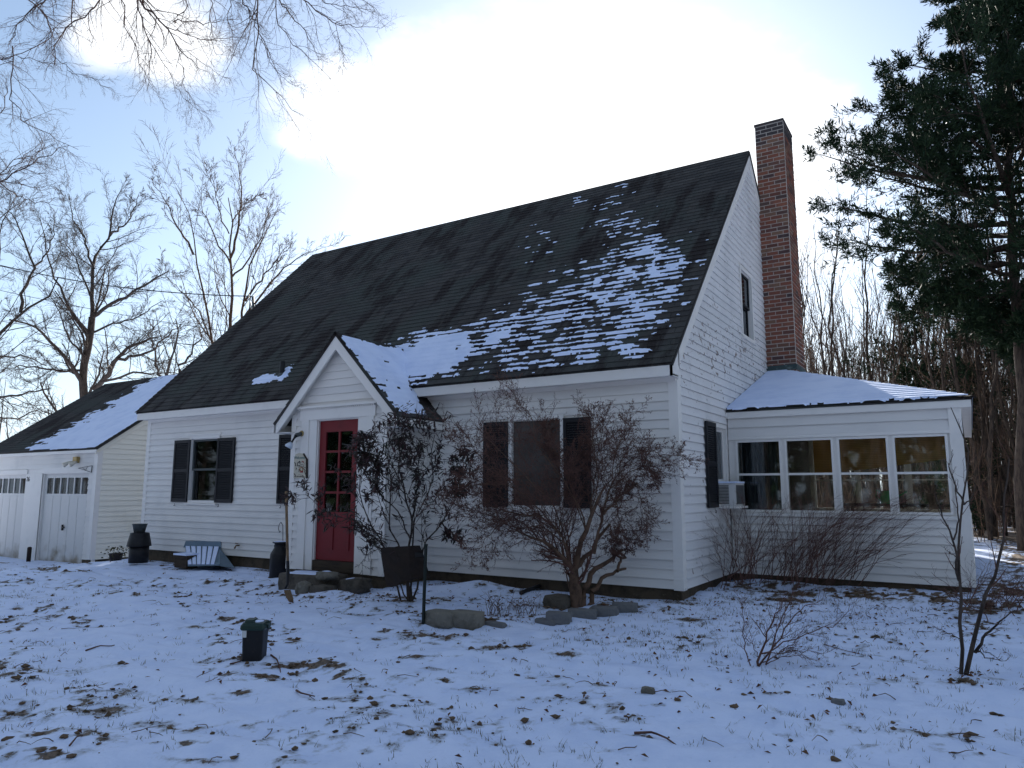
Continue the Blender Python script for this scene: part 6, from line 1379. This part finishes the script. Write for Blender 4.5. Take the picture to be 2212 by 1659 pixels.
# wires
def wire(label, A, B, sag, r=.012):
    p = [A+(B-A)*t+np.array([0, 0, -sag*4*t*(1-t)]) for t in np.linspace(0, 1, 24)]; return tag(MB().tube(p, r, 5).build('overhead_wire', 'cable', None), label, 'wire')
ins = at(545, 652, 17.2)
wire('thick overhead cable sloping from the left edge to the mast on the house roof', at(-200, 515, 19), at(541, 640, 17.2), .35, .013)
wire('middle thin overhead wire crossing in front of the bare trees on the left', at(-150, 592, 24), at(640, 735, 24), .2, .009)
wire('lowest thin overhead wire just above the garage roof on the left', at(-150, 668, 24), at(640, 760, 24), .2, .009)
ms_ = thing('service_mast', 'small insulator mast with loops of cable at the left roof edge', 'mast', at(556, 700, 17.6)-Z3*3.)
MB().tube([at(556, 800, 17.4), at(546, 640, 17.4)], .03, 8).build('pole', 'grey_plastic', ms_, True); MB().tube([at(537, 637, 17.2), at(541, 655, 17.2), at(544, 668, 17.2)], .018, 6).build('insulator', 'porcelain', ms_)
MB().tube([at(541, 640, 17.2), at(539, 668, 17.2), at(548, 690, 17.2), at(556, 666, 17.2), at(549, 655, 17.2), at(543, 648, 17.2)], .012, 5).build('cable_loop', 'cable', ms_)
# post stub at the garage
tag(MB().lathe(on_y(62, 1205, GY-.25), [(.05, -.1), (.05, .25), (.03, .27)], 10).build('bollard', 'brown_tin', None, True), 'short dark brown stub of pipe between the two garage doors', 'bollard')

# ---- what lies on the snow
def scatter_ground():
    r = np.random.default_rng(101); pool = np.where(GOK & (GP[:, 1] < 3.0) & (GP[:, 1] > -7.2) & (GPX > -60) & (GPX < 2280) & (GPY > 1200) & (GPY < 1760))[0]
    w = .003+np.clip(GS[pool]-.18, 0, 1)**1.3; # clods only where the earth is bare
    pk = r.choice(pool, 5200, p=w/w.sum()); V = []; F = []
    ico = np.array([(0, 0, 1), (.9, 0, .35), (.28, .85, .35), (-.72, .53, .35), (-.72, -.53, .35), (.28, -.85, .35), (.5, .3, -.4), (-.4, .6, -.4), (-.3, -.6, -.4), (.4, -.5, -.4)]); fc = [(0, 1, 2), (0, 2, 3), (0, 3, 4), (0, 4, 5), (0, 5, 1), (1, 6, 2), (2, 7, 3), (3, 8, 4), (4, 8, 9), (4, 9, 5), (5, 9, 1), (1, 9, 6), (2, 6, 7), (3, 7, 8)]
    for k in pk:
        p = GP[k]+np.array([r.normal()*.02, r.normal()*.02, 0]); s = .004+.018*r.random()**4; q = ico*(1+.35*r.normal(size=ico.shape))*np.array([s*1.5, s*1.5, s*.8])+p+[0, 0, s*.2]; n = len(V); V += list(q); F += [tuple(n+i for i in f) for f in fc]
    tag(mesh_np('soil_clods', V, F, 'soil'), kind='stuff')
    # fallen leaves, most of them near the shrubs and the porch
    dens = np.full(len(pool), .05); px, py = GPX[pool], GPY[pool]
    for cx, cy, rx, ry, a in ((880, 1290, 140, 25, .7), (1090, 1335, 70, 25, .8), (1250, 1315, 160, 25, .6), (1680, 1290, 260, 40, 1.), (1990, 1330, 160, 60, .9), (1720, 1450, 300, 60, .5), (1650, 1490, 90, 20, .8), (2080, 1460, 90, 25, .7), (680, 1290, 120, 25, .5), (1400, 1380, 260, 50, .4), (1850, 1520, 320, 80, .25), (1450, 1540, 300, 60, .25)): dens += a*np.exp(-(((px-cx)/rx)**2+((py-cy)/ry)**2))
    pk = r.choice(pool, 1300, p=dens/dens.sum()); V = []; F = []
    for k in pk:
        p = GP[k]+np.array([r.normal()*.03, r.normal()*.03, .006]); a = r.uniform(0, 6.28); L = r.uniform(.018, .05); w_ = L*r.uniform(.3, .55); d = np.array([math.cos(a), math.sin(a), r.normal()*.3]); s = np.array([-math.sin(a), math.cos(a), r.normal()*.3]); c = L*r.uniform(.1, .5); n = len(V)
        V += [p-d*L*.5, p+s*w_*.5+[0, 0, c], p+d*L*.5+[0, 0, c*.4], p-s*w_*.5+[0, 0, c*.8], p+[0, 0, c*.1]]; F += [(n, n+4, n+1), (n+1, n+4, n+2), (n+2, n+4, n+3), (n+3, n+4, n)]
    tag(mesh_np('fallen_leaves', V, F, 'dead_leaf'), kind='stuff')
    dens = np.full(len(pool), .06)
    for cx, cy, rx, ry, a in ((60, 1290, 140, 30, .6), (1450, 1370, 300, 60, .8), (1800, 1400, 300, 90, .7), (1950, 1580, 250, 70, .6), (1100, 1620, 250, 60, .4), (2120, 1470, 80, 30, 1.), (1340, 1300, 140, 20, .6), (1750, 1290, 260, 30, .9), (150, 1500, 260, 90, .35), (900, 1590, 200, 60, .3)): dens += a*np.exp(-(((px-cx)/rx)**2+((py-cy)/ry)**2))
    pk = r.choice(pool, 2200, p=dens/dens.sum()); V = []; F = []
    for k in pk:
        for q in range(r.integers(3, 9)):
            p = GP[k]+np.array([r.normal()*.022, r.normal()*.022, -.004]); a = r.uniform(0, 6.28); h = r.uniform(.012, .045); l = r.uniform(.2, 1.3); d = np.array([math.cos(a)*l, math.sin(a)*l, 1])*h; s = np.array([-math.sin(a), math.cos(a), 0])*.0022; n = len(V); V += [p-s, p+s, p+d*.6+s*.7-[0, 0, 0], p+d]; F += [(n, n+1, n+2, n+3)]
    tag(mesh_np('grass_blades', V, F, 'dry_grass'), kind='stuff')
    # scraps of twig too small and many to name
    pk = r.choice(pool, 260); P = []; R = []
    for k in pk:
        a = r.uniform(0, 6.28); L = r.uniform(.05, .18); p = GP[k]+[0, 0, .008]; P.append(resample([p, p+[math.cos(a)*L*.5, math.sin(a)*L*.5, .008+r.random()*.02], p+[math.cos(a+.5)*L, math.sin(a+.5)*L, .0]], 5, .003, r)); R.append(np.linspace(.0035, .0015, 5))
    tube_mesh('twig_litter', [(np.array(P), np.array(R), 4)], 'twig_brown', None, kind='stuff')
scatter_ground()
def fallen(pts, r0, label):
    w = [on_ground(x, y, .012+.01*math.sin(i*1.7)) for i, (x, y) in enumerate(pts)]
    tag(MB().tube(resample(w, 10), np.linspace(r0, r0*.5, 10), 6).build('fallen_twig', 'twig_red', None, True), label, 'twig', 'twigs lying on the snow')
fallen([(497, 1437), (510, 1437), (520, 1430), (528, 1422)], .007, 'dark curved root-like twig running left from the foot of the half-sunk bin')
fallen([(585, 1418), (598, 1430), (605, 1448), (606, 1454)], .008, 'bent twig in the snow just right of the half-sunk bin')
fallen([(185, 1408), (215, 1400), (240, 1398), (247, 1394)], .008, 'forked twig lying on the snow left of the bin')
fallen([(548, 1371), (570, 1375), (590, 1378)], .006, 'straight short twig above and right of the bin')
fallen([(640, 1495), (650, 1504), (680, 1507)], .008, 'dark hooked twig in the snow at lower centre left')
fallen([(1370, 1588), (1410, 1590), (1440, 1598), (1460, 1610)], .008, 'long dark twig on bare snow near the bottom centre')
fallen([(560, 1270), (620, 1262)], .004, 'thin twig beside the milk can foot'); fallen([(1325, 1325), (1355, 1312)], .004, 'thin straight twig right of the edging stones on the lawn')
fallen([(150, 1615), (165, 1600), (178, 1592)], .006, 'short twig among bare earth patches at lower left')
fallen([(1780, 1395), (1830, 1412), (1870, 1418)], .004, 'thin twig lying left of the forked sapling')
